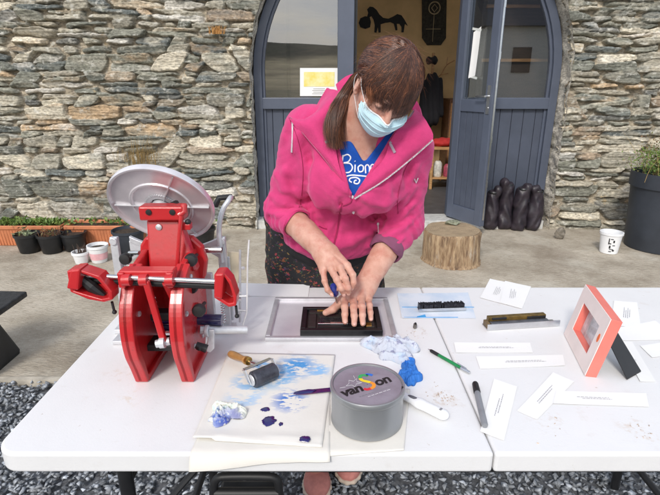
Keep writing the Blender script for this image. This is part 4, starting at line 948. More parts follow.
# V opening: everything between the two front edges, 17 mm deep
oB, oL, oR_ = pj([(352, 199)])[0], pj([(333, 120)])[0], pj([(398, 126)])[0]
o0 = np.array(ORG); nl = nrm(np.cross(oB - o0, oL - o0)); nr2 = nrm(np.cross(oR_ - o0, oB - o0))
sgn = lambda n, q: n if (q - o0) @ n < 0 else -n
inner = (oB + oL + oR_) / 3; nl = sgn(nl, inner); nr2 = sgn(nr2, inner)
Q = P - o0.astype(np.float32); wedge = np.maximum(Q @ nl.astype(np.float32), Q @ nr2.astype(np.float32))
nk = rcone(P, nb + np.array((0, -.0, -.03)), hb + np.array((0, 0, .06)), .072, .085)
open_ = np.minimum(np.where(P[..., 1] < 1.43, wedge, 1), nk); carve = np.maximum(open_, -(F0 + .019))
F1 = smax(F1, -carve, .004)
V, Fc = nets(ax, F1); V = relax(V, Fc, 1, .5); jacket = mobj('jacket', V, Fc, pink, woman, True, label='bright pink zipped fleece jacket')
bvj = BVHTree.FromPolygons([Vector(v) for v in V], [list(map(int, f)) for f in Fc])
# ---- T-shirt -----------------------------------------------------------
blue = mat('blue_cotton', (.012, .075, .37), .85, 0, .12, 30, .3, 600, spec=.2)
ax, P = gridP(np.array((-.03, 1.22, 1.02)), np.array((.24, 1.52, 1.34)), .004)
F_ = torso(P) + .013; F_ += .0025 * np.sin(P[..., 0] * 60 + 14 * P[..., 2]) * np.sin(P[..., 2] * 30 + 2)
F_ = smin(F_, rcone(P, nb, nb + np.array((0, -.01, -.06)), .052, .07), .02)
q0 = pj([(364, 163)])[0]; q1, q2 = pj([(344, 128)])[0], pj([(388, 132)])[0]
n1 = sgn(nrm(np.cross(q0 - o0, q1 - o0)), (q0 + q1 + q2) / 3); n2 = sgn(nrm(np.cross(q2 - o0, q0 - o0)), (q0 + q1 + q2) / 3); Q = P - o0.astype(np.float32)
vn = smax(Q @ n1.astype(np.float32), Q @ n2.astype(np.float32), .012); carve = np.where(P[..., 1] < 1.43, vn, 1)
F_ = smax(F_, -carve, .003); F_ = np.maximum(F_, P[..., 2] - 1.325)
V, Fc = nets(ax, F_); V, Fc = largest(V, Fc); V = relax(V, Fc, 1); shirt = mobj('shirt', V, Fc, blue, woman, True, label='blue T-shirt with white handwritten lettering')
bvs = BVHTree.FromPolygons([Vector(v) for v in V], [list(map(int, f)) for f in Fc])
def ribbon(name, l, bvh, w_, m, parent, lift=.002, th=.0012, n=None, mb=None):
    pts = bez([Vector((x, y, 0)) for x, y in l], n or max(4, int(len(l) * 5))); P3 = [proj(p.x, p.y, bvh, lift) for p in pts]
    b = mb or MB(); b.tube(P3, w_ / 2, 6) if th is None else None
    if th is not None:
        vs = []
        for i, p in enumerate(P3):
            d = (P3[min(i + 1, len(P3) - 1)] - P3[max(i - 1, 0)]).normalized(); v = (ORG - p).normalized(); nn = bvh.find_nearest(p)[1]; nn = nn if nn.dot(v) > 0 else -nn
            s = d.cross(nn).normalized() * w_ / 2; vs += [p + s, p + nn * th, p - s, p - nn * .004]
        b.add(vs, [(i * 4 + k, i * 4 + (k + 1) % 4, i * 4 + 4 + (k + 1) % 4, i * 4 + 4 + k) for i in range(len(P3) - 1) for k in range(4)] + [(3, 2, 1, 0), tuple(len(vs) - 4 + k for k in range(4))])
    if mb is None: return b.build(name, m, parent, smooth=True)
wh = mat('white_print', (.75, .78, .82), .8)
b = MB(); S = lambda pts: [(250 + x / 3.3, 60 + y / 3.3) for x, y in pts]
for st_ in ([(307, 314), (304, 345), (306, 372)], [(305, 318), (322, 312), (332, 322), (324, 336), (309, 340), (330, 342), (338, 356), (328, 370), (307, 372)], [(347, 345), (346, 370)], [(346, 333), (347, 335)],
            [(366, 346), (357, 354), (360, 368), (372, 366), (374, 352), (366, 346)], [(382, 374), (381, 352), (388, 346), (394, 354), (394, 372)], [(400, 372), (399, 350), (406, 345), (412, 352), (413, 368)],
            [(312, 386), (335, 380), (365, 382), (392, 384), (408, 378)], [(336, 404), (328, 398), (332, 390), (350, 388), (362, 396), (356, 408), (344, 406), (346, 398), (352, 397)]):
    ribbon('', S(st_), bvs, .0036, wh, None, .0012, .0008, mb=b)
b.build('lettering', wh, shirt, smooth=True)
# ---- collar flaps, zip and trimmings ----------------------------------
def sheet3(name, rows, m, parent, th=.004, n=(18, 12), smooth=True, ripple=0., label=None):
    """cloth from rows of control points; a closed, thickened surface"""
    R_ = [bez(r_, n[0]) for r_ in rows]; G = [bez([r_[i] for r_ in R_], n[1]) for i in range(n[0])]
    vs = [p for c_ in G for p in c_]; m_, k_ = n; nrmv = []
    for i in range(m_):
        for j in range(k_):
            a = G[min(i + 1, m_ - 1)][j] - G[max(i - 1, 0)][j]; c = G[i][min(j + 1, k_ - 1)] - G[i][max(j - 1, 0)]; q = a.cross(c)
            q = q.normalized() if q.length > 1e-9 else Vector((0, -1, 0)); nrmv.append(q)
    if nrmv[len(nrmv) // 2].dot(ORG - vs[len(vs) // 2]) < 0: nrmv = [-q for q in nrmv]
    if ripple: vs = [p + q * ripple * mn.noise(p * 28) for p, q in zip(vs, nrmv)]
    N0 = len(vs); fr2 = vs + [p - q * th for p, q in zip(vs, nrmv)]; fs = []
    for i in range(m_ - 1):
        for j in range(k_ - 1):
            q = i * k_ + j; fs += [(q, q + 1, q + k_ + 1, q + k_), (N0 + q, N0 + q + k_, N0 + q + k_ + 1, N0 + q + 1)]
    bd = [i * k_ for i in range(m_)] + [(m_ - 1) * k_ + j for j in range(1, k_)] + [i * k_ + k_ - 1 for i in range(m_ - 2, -1, -1)] + [j for j in range(k_ - 2, 0, -1)]
    for a in range(len(bd)): p, q = bd[a], bd[(a + 1) % len(bd)]; fs.append((p, q, N0 + q, N0 + p))
    b = MB(); b.add(fr2, fs); return b.build(name, m, parent, smooth=True, label=label)
pj1 = lambda x, y, l=0.: proj(x, y, bvj, l)
def at_d(px, py, Y): return at_y(px, py, Y)
flapL = [[pj1(350, 194, .004), pj1(341, 172, .010), pj1(336, 150, .014), pj1(335, 126, .016), at_d(338, 106, 1.345), at_d(343, 92, 1.41)],
         [pj1(350, 196, .006), pj1(334, 166, .016), pj1(320, 144, .022), pj1(312, 124, .026), at_d(322, 106, 1.365), at_d(334, 90, 1.42)],
         [pj1(350, 198, .002), pj1(326, 162, .006), pj1(306, 138, .010), pj1(289, 117, .014), pj1(303, 104, .012), at_d(326, 88, 1.44)]]
sheet3('collar', flapL, pink, jacket, .006, (22, 12), ripple=.004)
flapR = [[pj1(353, 196, .004), pj1(366, 178, .010), pj1(383, 160, .016), pj1(390, 142, .024), at_d(396, 132, 1.285), at_d(402, 124, 1.33)],
         [pj1(354, 198, .006), pj1(375, 180, .014), pj1(398, 162, .022), at_d(414, 146, 1.275), at_d(416, 128, 1.285), at_d(412, 116, 1.33)],
         [pj1(355, 199, .002), pj1(382, 182, .006), pj1(410, 160, .014), at_d(433, 140, 1.285), at_d(427, 122, 1.30), at_d(415, 108, 1.37)]]
sheet3('collar', flapR, pink, jacket, .006, (22, 12), ripple=.004)
back = [[at_d(341, 100, 1.43), at_d(352, 88, 1.46), at_d(385, 84, 1.455), at_d(412, 108, 1.42), at_d(417, 124, 1.37)], [at_d(336, 84, 1.46), at_d(352, 74, 1.48), at_d(388, 72, 1.475), at_d(415, 98, 1.44), at_d(422, 116, 1.38)]]
sheet3('collar', back, pink, jacket, .006, (18, 8))
grey = mat('grey_trim', (.36, .27, .33), .6); refl = mat('reflective_piping', (.62, .56, .60), .4); zipm = mat('zip_teeth', (.62, .60, .62), .4, .4, .4, 300, 1, 500)
def tube3(name, pts, r, m, parent, n=24, k=6): b = MB(); b.tube(bez(pts, n), r, k); return b.build(name, m, parent, smooth=True)
off = lambda pts, d: [p + (ORG - p).normalized() * d for p in pts]
tape = mat('zip_tape', (.42, .10, .19), .8, 0, .1, 60)
for fl, w1 in ((flapR, .10), (flapL, .07)):
    e_ = off(fl[2][:4], .0045); i_ = [p + (q - p) * w1 + (ORG - p).normalized() * .006 for p, q in zip(fl[2][:4], fl[1][:4])]
    i_[0] = e_[0] + Vector((-.003 if fl is flapR else .003, 0, .004))
    sheet3('zip_tape', [e_, i_], tape, jacket, .0016, (26, 3))
    if fl is flapR: tube3('zip', [p + (q - p) * .15 for p, q in zip(e_, i_)], .0024, zipm, jacket)
ribbon('piping', S([(140, 200), (139, 250), (137, 305)]), bvj, .0055, refl, jacket, .003); 
def onflap(rows, l, name, w_):
    me_ = [o for o in jacket.children if o.name.startswith('collar')]; 
    o = me_[0 if rows is flapL else 1]; bv = BVHTree.FromPolygons([o.matrix_parent_inverse @ v.co + Vector(woman.location) for v in o.data.vertices], [list(p.vertices) for p in o.data.polygons])
    return bv
def obj_bvh(o): W = parent_world(o); return BVHTree.FromPolygons([W @ v.co for v in o.data.vertices], [list(p.vertices) for p in o.data.polygons])
cols_ = [o for o in jacket.children if o.name.startswith('collar')]
bl, br = obj_bvh(cols_[0]), obj_bvh(cols_[1])
ribbon('hanging_tab', S([(248, 272), (262, 264), (276, 250)]), bl, .007, grey, jacket, .003)
ribbon('hanging_tab', S([(452, 255), (466, 282), (478, 306)]), br, .007, grey, jacket, .003)
dpk = mat('dark_pink_seam', (.30, .012, .075), .8)
ribbon('front_seam', [(342, 203), (340, 214), (337, 232), (332, 252), (331, 259)], bvj, .006, dpk, jacket, .0022)
ribbon('front_seam', [(352, 199), (350, 203), (343, 206)], bvj, .004, dpk, jacket, .002)
ribbon('pocket_zip', S([(225, 398), (238, 404), (252, 408)])[0:3] if 0 else [(319, 226), (323, 228), (327, 229)], bvj, .0028, dpk, jacket, .0018)
ribbon('yoke_seam', [(289, 118), (298, 140), (303, 168), (301, 200), (296, 214)], bvj, .0018, dpk, jacket, .001); ribbon('yoke_seam', [(412, 158), (404, 172), (398, 196), (398, 214)], bvj, .0018, dpk, jacket, .001)
for xx, yy, l, mm in ((352.5, 197, 15, refl), (378, 224, 15, refl)):
    b = MB(); p0, p1 = pj1(xx, yy, .006), pj1(xx + 1, yy + l, .006); b.tube([p0, (p0 + p1) / 2, p1], .0018, 6); b.ico(p1, .0042, 1, (1, .6, 1.7)); b.ico(p0, .004, 1, (1, .6, 1.4)); b.build('zip_puller', mm, jacket, smooth=True)
b = MB()
b.tube([pj1(414.5, 179, .002), pj1(416, 183, .002), pj1(418, 178, .002)], .0018, 6)
b.build('sleeve_badge', refl, jacket)
# cuffs: knitted rim around each forearm
for e_, c_, r_, mm, nm_ in ((elR, cutR, .0475, pink, 'cuff'), (elL, cutL, .0475, mat('cuff_lining', (.20, .06, .12), .8), 'cuff')):
    a = nrm(c_ - e_); b = MB(); b.lathe([(r_ - .004, -.016), (r_ + .003, -.012), (r_ + .0045, .002), (r_ + .002, .014), (r_ - .004, .016), (r_ - .007, .008), (r_ - .006, -.01)], c_, a, 40, (False, False))
    vv = []
    for i, p in enumerate(b.v):
        q = Vector(p); vv.append(tuple(q + Vector(a) * .004 * math.sin(i * .5) + (q - Vector(c_)).normalized() * .002 * mn.noise(q * 60)))
    b.v = vv; b.build(nm_, mm, jacket, smooth=True)
# ---- trousers, patterned apron, shoes --------------------------------
ax, P = gridP(np.array((-.27, 1.36, .03)), np.array((.27, 1.90, 1.0)), .008)
F_ = smin(rcone(P, (0, 1.66, .93), hip, .15, .163, flat=((0, 1, 0), .8)), ell(P, (.005, 1.56, .88), (.16, .11, .1)), .05)
for a, b_, c in ((hipR, knR, anR), (hipL, knL, anL)): F_ = smin(F_, rcone(P, a, b_, .098, .078), .04); F_ = smin(F_, rcone(P, b_, c, .078, .062), .03)
F_ = np.maximum(F_, .10 - P[..., 2]); F_ += .004 * np.sin(P[..., 2] * 40 + 5 * np.sin(P[..., 0] * 14))
V, Fc = nets(ax, F_); mobj('trousers', V, Fc, mat('black_trousers', (.012, .012, .014), .9, 0, .3, 30), woman, True)
apm = mat('apron_print', (.010, .010, .012), .8, 0, 0, 30, .2, 300); 
for i_, (c_, s_) in enumerate((((.32, .04, .05), 1), ((.05, .13, .06), 5), ((.28, .17, .05), 9), ((.12, .06, .13), 13), ((.24, .08, .03), 17))): layer(apm, c_, 44, .62, .66, .8, seed=s_ + .3, detail=3, stretch=(1, 1, 1.6))
def aprow(z, dy): return [Vector((-.232, 1.66 + dy * .2, z)), Vector((-.19, 1.535 + dy, z)), Vector((-.08, 1.468 + dy, z)), Vector((.04, 1.455 + dy, z)), Vector((.15, 1.505 + dy, z)), Vector((.20, 1.62 + dy * .3, z))]
sheet3('apron', [aprow(.93, .03), aprow(.84, .028), aprow(.70, .036), aprow(.52, .05), aprow(.42, .06)], apm, woman, .004, (40, 24), ripple=.012, label='dark apron with a small colourful flower print')
shm = mat('pink_suede', (.52, .20, .17), .85, 0, .1, 60, .3, 200); som = mat('beige_sole', (.55, .45, .36), .7)
def shoe(heel, toe):
    heel, toe = np.array(heel), np.array(toe); d = nrm(toe - heel); s = np.cross(d, (0, 0, 1)); L_ = np.linalg.norm(toe - heel); AXs = np.stack([s, d, np.array((0, 0, 1))])
    c = (heel + toe) / 2; ax, P = gridP(c - .18, c + .18, .0045)
    F_ = smin(ell(P, heel + d * .055 + np.array((0, 0, .035)), (.036, .055, .045), AXs), ell(P, toe - d * .07 + np.array((0, 0, .026)), (.048, .072, .034), AXs), .05)
    F_ = smin(F_, rcone(P, heel + d * .05 + np.array((0, 0, .04)), heel + d * .055 + np.array((0, 0, .085)), .036, .04), .02); F_ = np.maximum(F_, .012 - P[..., 2])
    V, Fc = nets(ax, F_); o = mobj('shoe', V, Fc, shm, woman, True)
    F2 = smin(ell(P, heel + d * .055 + np.array((0, 0, .014)), (.041, .06, .022), AXs), ell(P, toe - d * .068 + np.array((0, 0, .012)), (.053, .077, .024), AXs), .05); F2 = np.maximum(np.maximum(F2, -.006 - P[..., 2]), P[..., 2] - .020)
    # scalloped rubber rim
    F2 = F2 - .0018 * np.sin(np.arctan2((P - c.astype(np.float32)) @ s.astype(np.float32), (P - c.astype(np.float32)) @ d.astype(np.float32)) * 26)
    V, Fc = nets(ax, F2); mobj('sole', V, Fc, som, o, True)
    b = MB()
    for k in range(4):
        q = toe - d * (.10 + .022 * k) + np.array((0, 0, .058 + .007 * k)); b.tube([q - s * .022, q + np.array((0, 0, .006)), q + s * .022], .0028, 6)
    b.build('laces', M['white_plastic'], o, smooth=True)
shoe((-.055, 1.565, 0), (-.043, 1.325, 0)); shoe((.070, 1.64, 0), (.068, 1.405, 0))
# ---- face mask -----------------------------------------------------------
mkm = mat('mask_blue', (.50, .69, .76), .8, 0, .05, 20, .3, 300); mkw = mat('mask_white', (.76, .8, .82), .8)
mh = BVHTree.FromPolygons([Vector(v) for v in body.data.vertices and [(parent_world(body) @ x.co) for x in body.data.vertices]], [list(p.vertices) for p in body.data.polygons])
def fm(r, u, ex=.006):    # point of the mask shell at lateral r, height u
    tgt = Vector(H(r * .55, .0, u)); o_ = Vector(H(r * 2.2, .20, u)); d = (tgt - o_).normalized(); h = mh.ray_cast(o_, d)
    p = h[0] if h[0] is not None else Vector(H(r, .06, u)); return p - d * ex
rows = []
for u, ex, wd in ((-.034, .003, .058), (-.041, .009, .064), (-.050, .016, .068), (-.062, .020, .069), (-.080, .018, .066), (-.096, .013, .060), (-.108, .006, .052)):
    wd *= 1.1
    rows.append([fm(r, u + (.010 * abs(r / .06) ** 1.5 if u > -.05 else .016 * abs(r / .06) ** 1.5), ex if abs(r) < wd * .9 else ex * .3 + .002) for r in np.linspace(-wd, wd, 9)])
mask = sheet3('face_mask', rows, mkm, woman, .0016, (30, 26), label='pale blue pleated face mask')
for k, (i0, u) in enumerate(((2, -.05), (3, -.064), (4, -.080))):
    tube3('pleat', off(rows[i0], .0012), .0016, mkm, mask)
tube3('top_edge', off(rows[0], .0008), .0022, mkw, mask)
for s in (1, -1):
    e = H(s * .080, -.014, .016); e2 = H(s * .079, -.020, -.040); a0 = rows[0][-1 if s > 0 else 0]; a1 = rows[-1][-1 if s > 0 else 0]
    tube3('ear_loop', [a0, Vector(H(s * .080, .02, .0)), Vector(e), Vector(H(s * .084, -.032, -.012)), Vector(e2), Vector(H(s * .070, .01, -.06)), a1], .0007, mkw, mask)
# brows, lashes, lips
bd = mat('brow_hair', (.06, .03, .018), .8); lpm = mat('lips', (.50, .17, .15), .5)
for s in (1, -1):
    hb_ = MB()
    for k in range(26):
        t_ = k / 25; p = Vector(H(s * (.016 + .030 * t_), .0, .016 + .006 * math.sin(t_ * 2.6))); o_ = p + Vector(hf) * .2; h = mh.ray_cast(o_, -Vector(hf)); q = h[0] or p
        hb_.tube([q, q + Vector(hr) * s * .007 + Vector(hf) * .0022 + Vector(hu) * .002], [.0007, .0003], 3)
    hb_.build('eyebrow', bd, woman, fix=False)
    lb = MB()
    for k in range(16):
        t_ = k / 15; q = Vector(H(s * (.019 + .024 * t_), .0845 - .008 * t_, -.008)); lb.tube([q, q + Vector(hf) * .008 - Vector(hu) * .003], [.0005, .0002], 3)
    lb.build('eyelashes', bd, woman, fix=False)
# ---- hair --------------------------------------------------------------------
hm = mat('brown_hair', (.066, .027, .017), .5, 0, .3, 40, spec=.5); hm2 = mat('brown_hair_light', (.26, .098, .045), .42, 0, .3, 40, spec=.5)
ax, P = gridP(HC - .16, HC + .16, .004)
PW = P; P = (HC + (P - HC.astype(np.float32)) / HS).astype(np.float32)
cap = ell(P, H0(0, -.022, .030), (.084, .098, .088), HAX)
fq = (P - HC.astype(np.float32)) @ hf.astype(np.float32); uq = (P - HC.astype(np.float32)) @ hu.astype(np.float32); rq = (P - HC.astype(np.float32)) @ hr.astype(np.float32)
cap = smax(cap, (fq * .75 - uq * .72 - .012), .012)                      # hairline from brow to nape
cap = smax(cap, -ell(P, H0(.080, .004, -.020), (.02, .028, .034), HAX), .006)
V, Fc = nets(ax, cap * HS); hair = mobj('hair', V, Fc, hm, woman, True)
r = random.Random(4)
ER = np.array((.086, .100, .092)); EC = (0, -.022, .030)
def sph(d, k=1.0):        # point of the hair shell in direction d (head axes r,f,u)
    d = nrm(d); t_ = 1 / math.sqrt(((d / ER) ** 2).sum()) * k; return Vector(H(EC[0] + d[0] * t_, EC[1] + d[1] * t_, EC[2] + d[2] * t_))
def slerp(a, b_, t_):
    a, b_ = nrm(a), nrm(b_); w_ = math.acos(max(-1, min(1, a @ b_)))
    return a if w_ < 1e-3 else (a * math.sin((1 - t_) * w_) + b_ * math.sin(t_ * w_)) / math.sin(w_)
def locks(name, m, gen, n, w_=.00075):
    mb = MB(); n = int(n * 2.3); w_ = w_ * .5
    for _ in range(n):
        pts = gen()
        if pts is None: continue
        k = len(pts); mb.tube(pts, [w_ * (1.15 - .85 * (i / (k - 1)) ** 2) for i in range(k)], 3, cap=False)
    return mb.build(name, m, hair, smooth=True, fix=False)
part0, part1 = np.array((-.12, .80, .55)), np.array((-.10, .05, 1.0))       # parting, from forehead to crown
def back_gen(side):
    def g():
        t_ = r.random(); root = part0 * (1 - t_) + part1 * t_ + np.array((.03 * side, 0, 0)) if r.random() < .6 else None
        if root is None:
            a = r.uniform(.05, 1); root = np.array((side * (.25 + .75 * a), .80 - .65 * a, .62 - .50 * a))
        tgt = np.array((side * r.gauss(.30, .12) + .25, -.85 + r.gauss(0, .1), -.42 + r.gauss(0, .12)))
        k_ = r.uniform(1.0, 1.055); bow = r.gauss(0, .08) + .10; out = []
        for i in range(11):
            s = i / 10; d = slerp(root, tgt, s); d = nrm(d + np.array((side * bow * math.sin(s * math.pi), 0, -.10 * math.sin(s * math.pi)))); out.append(sph(d, k_ + .012 * math.sin(s * 9 + r.random())))
        return out
    return g
GD = Vector((0, 0, -1))
def fringe_gen(side):
    def g():
        t_ = r.random() ** .8; root = part0 * (1 - t_) + part1 * t_ + np.array((.02 * side, .03 * r.gauss(0, 1), 0)); sp = r.random()
        tgt = np.array((side * ((-.30 if side > 0 else .22) + 1.25 * sp), 1.0 - .55 * sp, .10 + r.gauss(0, .06) - .06 * sp)); k_ = r.uniform(1.01, 1.075); out = []
        for i in range(8):
            s = i / 7; out.append(sph(slerp(root, tgt, s), k_ + .05 * s * (1 - sp * .3)))
        d = (out[-1] - out[-2]).normalized(); p = out[-1]; ln2 = (r.uniform(.006, .034) + .034 * r.random() ** 3) * (1 - .2 * sp) + (.030 * sp if side < 0 else 0)
        cen = Vector(H(0, 0, -.02))
        for i in range(5): d = (d + GD * .35 + (cen - p).normalized() * .22).normalized(); p = p + d * ln2 / 5; out.append(p.copy())
        return out
    return g
tail0 = Vector(H(.052, -.075, -.045))
tailp = [at_y(346, 94, 1.35), at_y(338, 110, 1.325), at_y(334, 129, 1.31), at_y(337, 148, 1.305)]
def tail_gen():
    a = r.uniform(0, 6.28); q = math.sqrt(r.random()); rt = np.array((.75 + r.gauss(0, .15), -.35 + r.gauss(0, .25), .15 + r.gauss(0, .3))); out = [sph(slerp(rt, np.array((.62, -.62, -.45)), s), 1.03) for s in (0, .33, .66, 1)]
    wv = r.gauss(0, .4); jx = r.gauss(0, .0055); L2 = r.uniform(.66, 1.08); curve = bez([out[-1]] + tailp, 12)
    for i, p in enumerate(curve[1:]):
        s = (i + 1) / 11
        if s > L2: break
        wdt = .007 + .017 * math.sin(min(1, s * 1.15) * math.pi * .72); out.append(p + Vector((math.cos(a) * wdt * q * 1.05 + .004 * s * math.sin(s * 9 + a * 3), math.sin(a) * wdt * q * .8 + jx * s * .5, .004 * math.sin(s * 7 + wv * 6))) + Vector((jx * s ** 2, 0, 0)))
    return out
def wisp_gen():
    s0 = sph(np.array((.75, .45, .1)) + np.array([r.gauss(0, .08) for _ in range(3)]), 1.03); e = Vector(H(.052 + r.gauss(0, .006), .070 + r.gauss(0, .006), -.020 + r.gauss(0, .01)))
    mid = (s0 + e) / 2 + Vector(hf) * .012; c_ = [s0, mid, e, e + Vector(H(0, 0, 0) * 0 + hr * .008 - hu * .012)]; return bez(c_, 9)
def fly_gen():
    d = np.array([r.gauss(0, 1) for _ in range(3)]); d = nrm(d + np.array((0, 0, .8))); p = sph(d, 1.04); t_ = Vector([r.gauss(0, 1) for _ in range(3)]); n_ = (p - Vector(HC)).normalized(); t_ = (t_ - n_ * t_.dot(n_)).normalized()
    return [p, p + t_ * .02 + n_ * .004, p + t_ * .045 + n_ * .006]
for sd_ in (1, -1):
    locks('combed_strands', hm, back_gen(sd_), 1500); locks('highlighted_strands', hm2, back_gen(sd_), 420, .0006)
    locks('fringe', hm, fringe_gen(sd_), 1150 if sd_ < 0 else 1200); locks('highlighted_strands', hm2, fringe_gen(sd_), 280, .0006)
locks('loose_tail', hm, tail_gen, 1100); locks('highlighted_strands', hm2, tail_gen, 380, .0006); locks('wisps', hm2, wisp_gen, 26, .0005); locks('wisps', hm2, fly_gen, 70, .0003)
# ---- the key in her hand ------------------------------------------------------
ky = thing('key_tool', 'tightening key with a dark blue handle held in her right hand', 'tool', at_z(338, 309, .768))
t0_, t1_ = Vector((.024, 1.250, .768)), Vector((.008, 1.208, .866))
b = MB(); b.cyl(t0_, t0_ + (t1_ - t0_) * .62, .0028, n=10); b.build('shaft', M['steel'], ky, smooth=True)
d_ = (t1_ - t0_).normalized(); b = MB(); b.lathe([(.006, 0), (.010, .006), (.0115, .02), (.0105, .034), (.007, .042)], t0_ + (t1_ - t0_) * .60, d_, 20); b.build('handle', mat('blue_handle', (.015, .03, .22), .3, coat=.4), ky, smooth=True)
# ================================================================ hand printing press
red = mat('red_enamel', (.48, .016, .020), .32, 0, .07, 8, .16, 110, coat=.35, rvar=.08); layer(red, (.16, .02, .02), 60, .66, .72, .6, seed=2); layer(red, (.30, .05, .045), 14, .55, .7, .35, seed=7); alu = mat('cast_aluminium', (.60, .61, .63), .45, .45, .12, 30, .25, 200); stl = mat('bright_steel', (.66, .67, .68), .24, 1, .06, 40)
rub = mat('black_rubber', (.012, .012, .013), .5, 0, .2, 20); inkb = mat('blue_inked_roller', (.012, .010, .07), .25, 0, .3, 20, coat=.4)
PR = thing('printing_press', 'red cast iron tabletop printing press with a round tilted metal ink disc', 'printing press', (-.39, 1.08, TZ))
def V3(px, py, Y): return at_y(px, py, Y)
def plate(name, pts2, x0, x1, m, par=PR, bevel=.004):    # outline in the (Y, z) plane, thickness along x
    b = MB(); b.prism([(x0, y, z) for y, z in pts2], (x1 - x0, 0, 0)); return b.build(name, m, par, bevel=bevel)
# two bowed side cheeks standing on the table
ck_f = bez([Vector(p + (0,)) for p in ((1.00, 1.005), (.955, .985), (.925, .950), (.910, .915), (.905, .87), (.911, .825), (.928, .785), (.945, .7405))], 30)
ck_ = [(.945, .7405), (1.03, .7405), (1.085, .7405), (1.125, .80), (1.150, .87), (1.155, .95), (1.12, 1.00), (1.06, 1.015), (1.00, 1.005), (.955, .985), (.925, .955), (.908, .915), (.905, .87), (.913, .825), (.930, .785), (.943, .762)]
ck = [(.945, .7405), (1.03, .7405), (1.085, .7405), (1.125, .80), (1.150, .87), (1.155, .95), (1.12, 1.00), (1.06, 1.015)] + [(p.x, p.y) for p in ck_f[:-1]]
rim_in = bez([Vector(p + (0,)) for p in ((.958, .7405), (.946, .790), (.930, .830), (.922, .872), (.926, .910), (.940, .942), (.968, .970), (1.00, .985))], 30)
rimo = [(p.x, p.y) for p in rim_in] + [(p.x, p.y) for p in ck_f]
for xa in (-.430, -.327):
    plate('cheek', ck, xa, xa + .014, red)
    # thick rib that follows the front edge of the cheek
    rim = [(.945, .741), (.958, .741), (.957, .765), (.943, .792), (.930, .830), (.922, .872), (.924, .912), (.940, .945), (.968, .968), (.955, .985), (.925, .955), (.908, .915), (.905, .87), (.913, .825), (.930, .785), (.943, .762)]
    plate('cheek_flange', rimo, xa - .006, xa + .023, red, bevel=.003)
    plate('foot', [(.95, .7402), (1.09, .7402), (1.085, .756), (.955, .756)], xa - .004, xa + .024, red, bevel=.003)
for xa in (-.430, -.327):
    for yy, zz in ((1.00, .80), (1.07, .79), (1.10, .93), (.965, .90), (1.02, .965)):
        b = MB(); b.lathe([(.0065, 0), (.0065, .003), (.004, .0045), (.001, .0045)], (xa + .0141, yy, zz), (1, 0, 0), 6); b.build('bolt', alu, PR)
    b = MB(); b.lathe([(.016, 0), (.016, .006), (.010, .008), (.001, .008)], (xa + .0141, 1.04, .875), (1, 0, 0), 24); b.build('bearing_boss', red, PR, smooth=True)
def spring(p0, p1, r_, n_):
    p0, p1 = Vector(p0), Vector(p1); d = (p1 - p0); u = d.orthogonal().normalized(); w_ = d.normalized().cross(u); b = MB()
    b.tube([p0 + d * (k / (n_ * 10)) + (u * math.cos(k * math.tau / 10) + w_ * math.sin(k * math.tau / 10)) * r_ for k in range(n_ * 10 + 1)], .0011, 5); return b.build('spring', stl, PR, smooth=True)
spring(at_y(153, 296, .99), at_y(158, 318, .99), .005, 9); spring(at_y(222, 300, 1.12), at_y(224, 322, 1.12), .0045, 9); spring(at_y(128, 262, 1.16), at_y(127, 288, 1.16), .0045, 10)
# rear casting: body between the cheeks, shoulders and web
plate('rear_web', [(1.125, .765), (1.155, .765), (1.17, .98), (1.13, 1.02)], -.43, -.33, red)
b = MB()
sh = [(-.452, .975), (-.446, 1.015), (-.432, 1.035), (-.415, 1.038), (-.340, 1.038), (-.322, 1.035), (-.300, 1.012), (-.292, .975), (-.300, .93), (-.445, .93)]
b.prism([(x, 1.09, z) for x, z in sh], (0, .022, 0)); b.build('shoulder_casting', red, PR, bevel=.006)
for x in ():
    b = MB(); b.prism([(x - .012, 1.085, 1.04), (x - .012, 1.05, .99), (x - .012, 1.04, .90), (x - .012, 1.085, .90)], (.020, 0, 0)); b.build('gusset', red, PR, bevel=.004)
# tapered neck carrying the disc (leans back)
def quad_prism(lo, hi):
    vs = lo + hi; return vs, [(3, 2, 1, 0), (4, 5, 6, 7)] + [(j, (j + 1) % 4, 4 + (j + 1) % 4, 4 + j) for j in range(4)]
z0n, z1n = at_y(160, 262, 1.06).z, at_y(160, 218, 1.06).z
nl0, nr0, nl1, nr1 = at_y(149, 272, 1.035), at_y(197, 272, 1.035), at_y(146, 220, 1.065), at_y(179, 220, 1.065)
b = MB(); vs, fs = quad_prism([nl0, nr0, nr0 + Vector((0, .035, 0)), nl0 + Vector((0, .035, 0))], [nl1 - Vector((0, .0, 0)), nr1, nr1 + Vector((0, .03, 0)), nl1 + Vector((0, .03, 0))]); b.add(vs, fs); b.build('neck', red, PR, bevel=.005)
c = at_y(162, 213, 1.055); b = MB(); b.box(c + Vector((0, .012, 0)), (.098, .04, .032)); hd = b.build('neck_head', red, PR, bevel=.004)
for s in (-1, 1):
    b = MB(); b.lathe([(.0066, 0), (.0066, .0025), (.003, .003)], c + Vector((s * .026, -.0081, .004)), (0, -1, 0), 14); b.build('bolt', rub, hd, smooth=True)
b = MB(); b.lathe([(.007, 0), (.007, .003), (.004, .0045)], at_y(159, 227, 1.06) + Vector((0, .0, 0)), (0, -1, 0), 14); b.build('bolt', alu, PR, smooth=True)
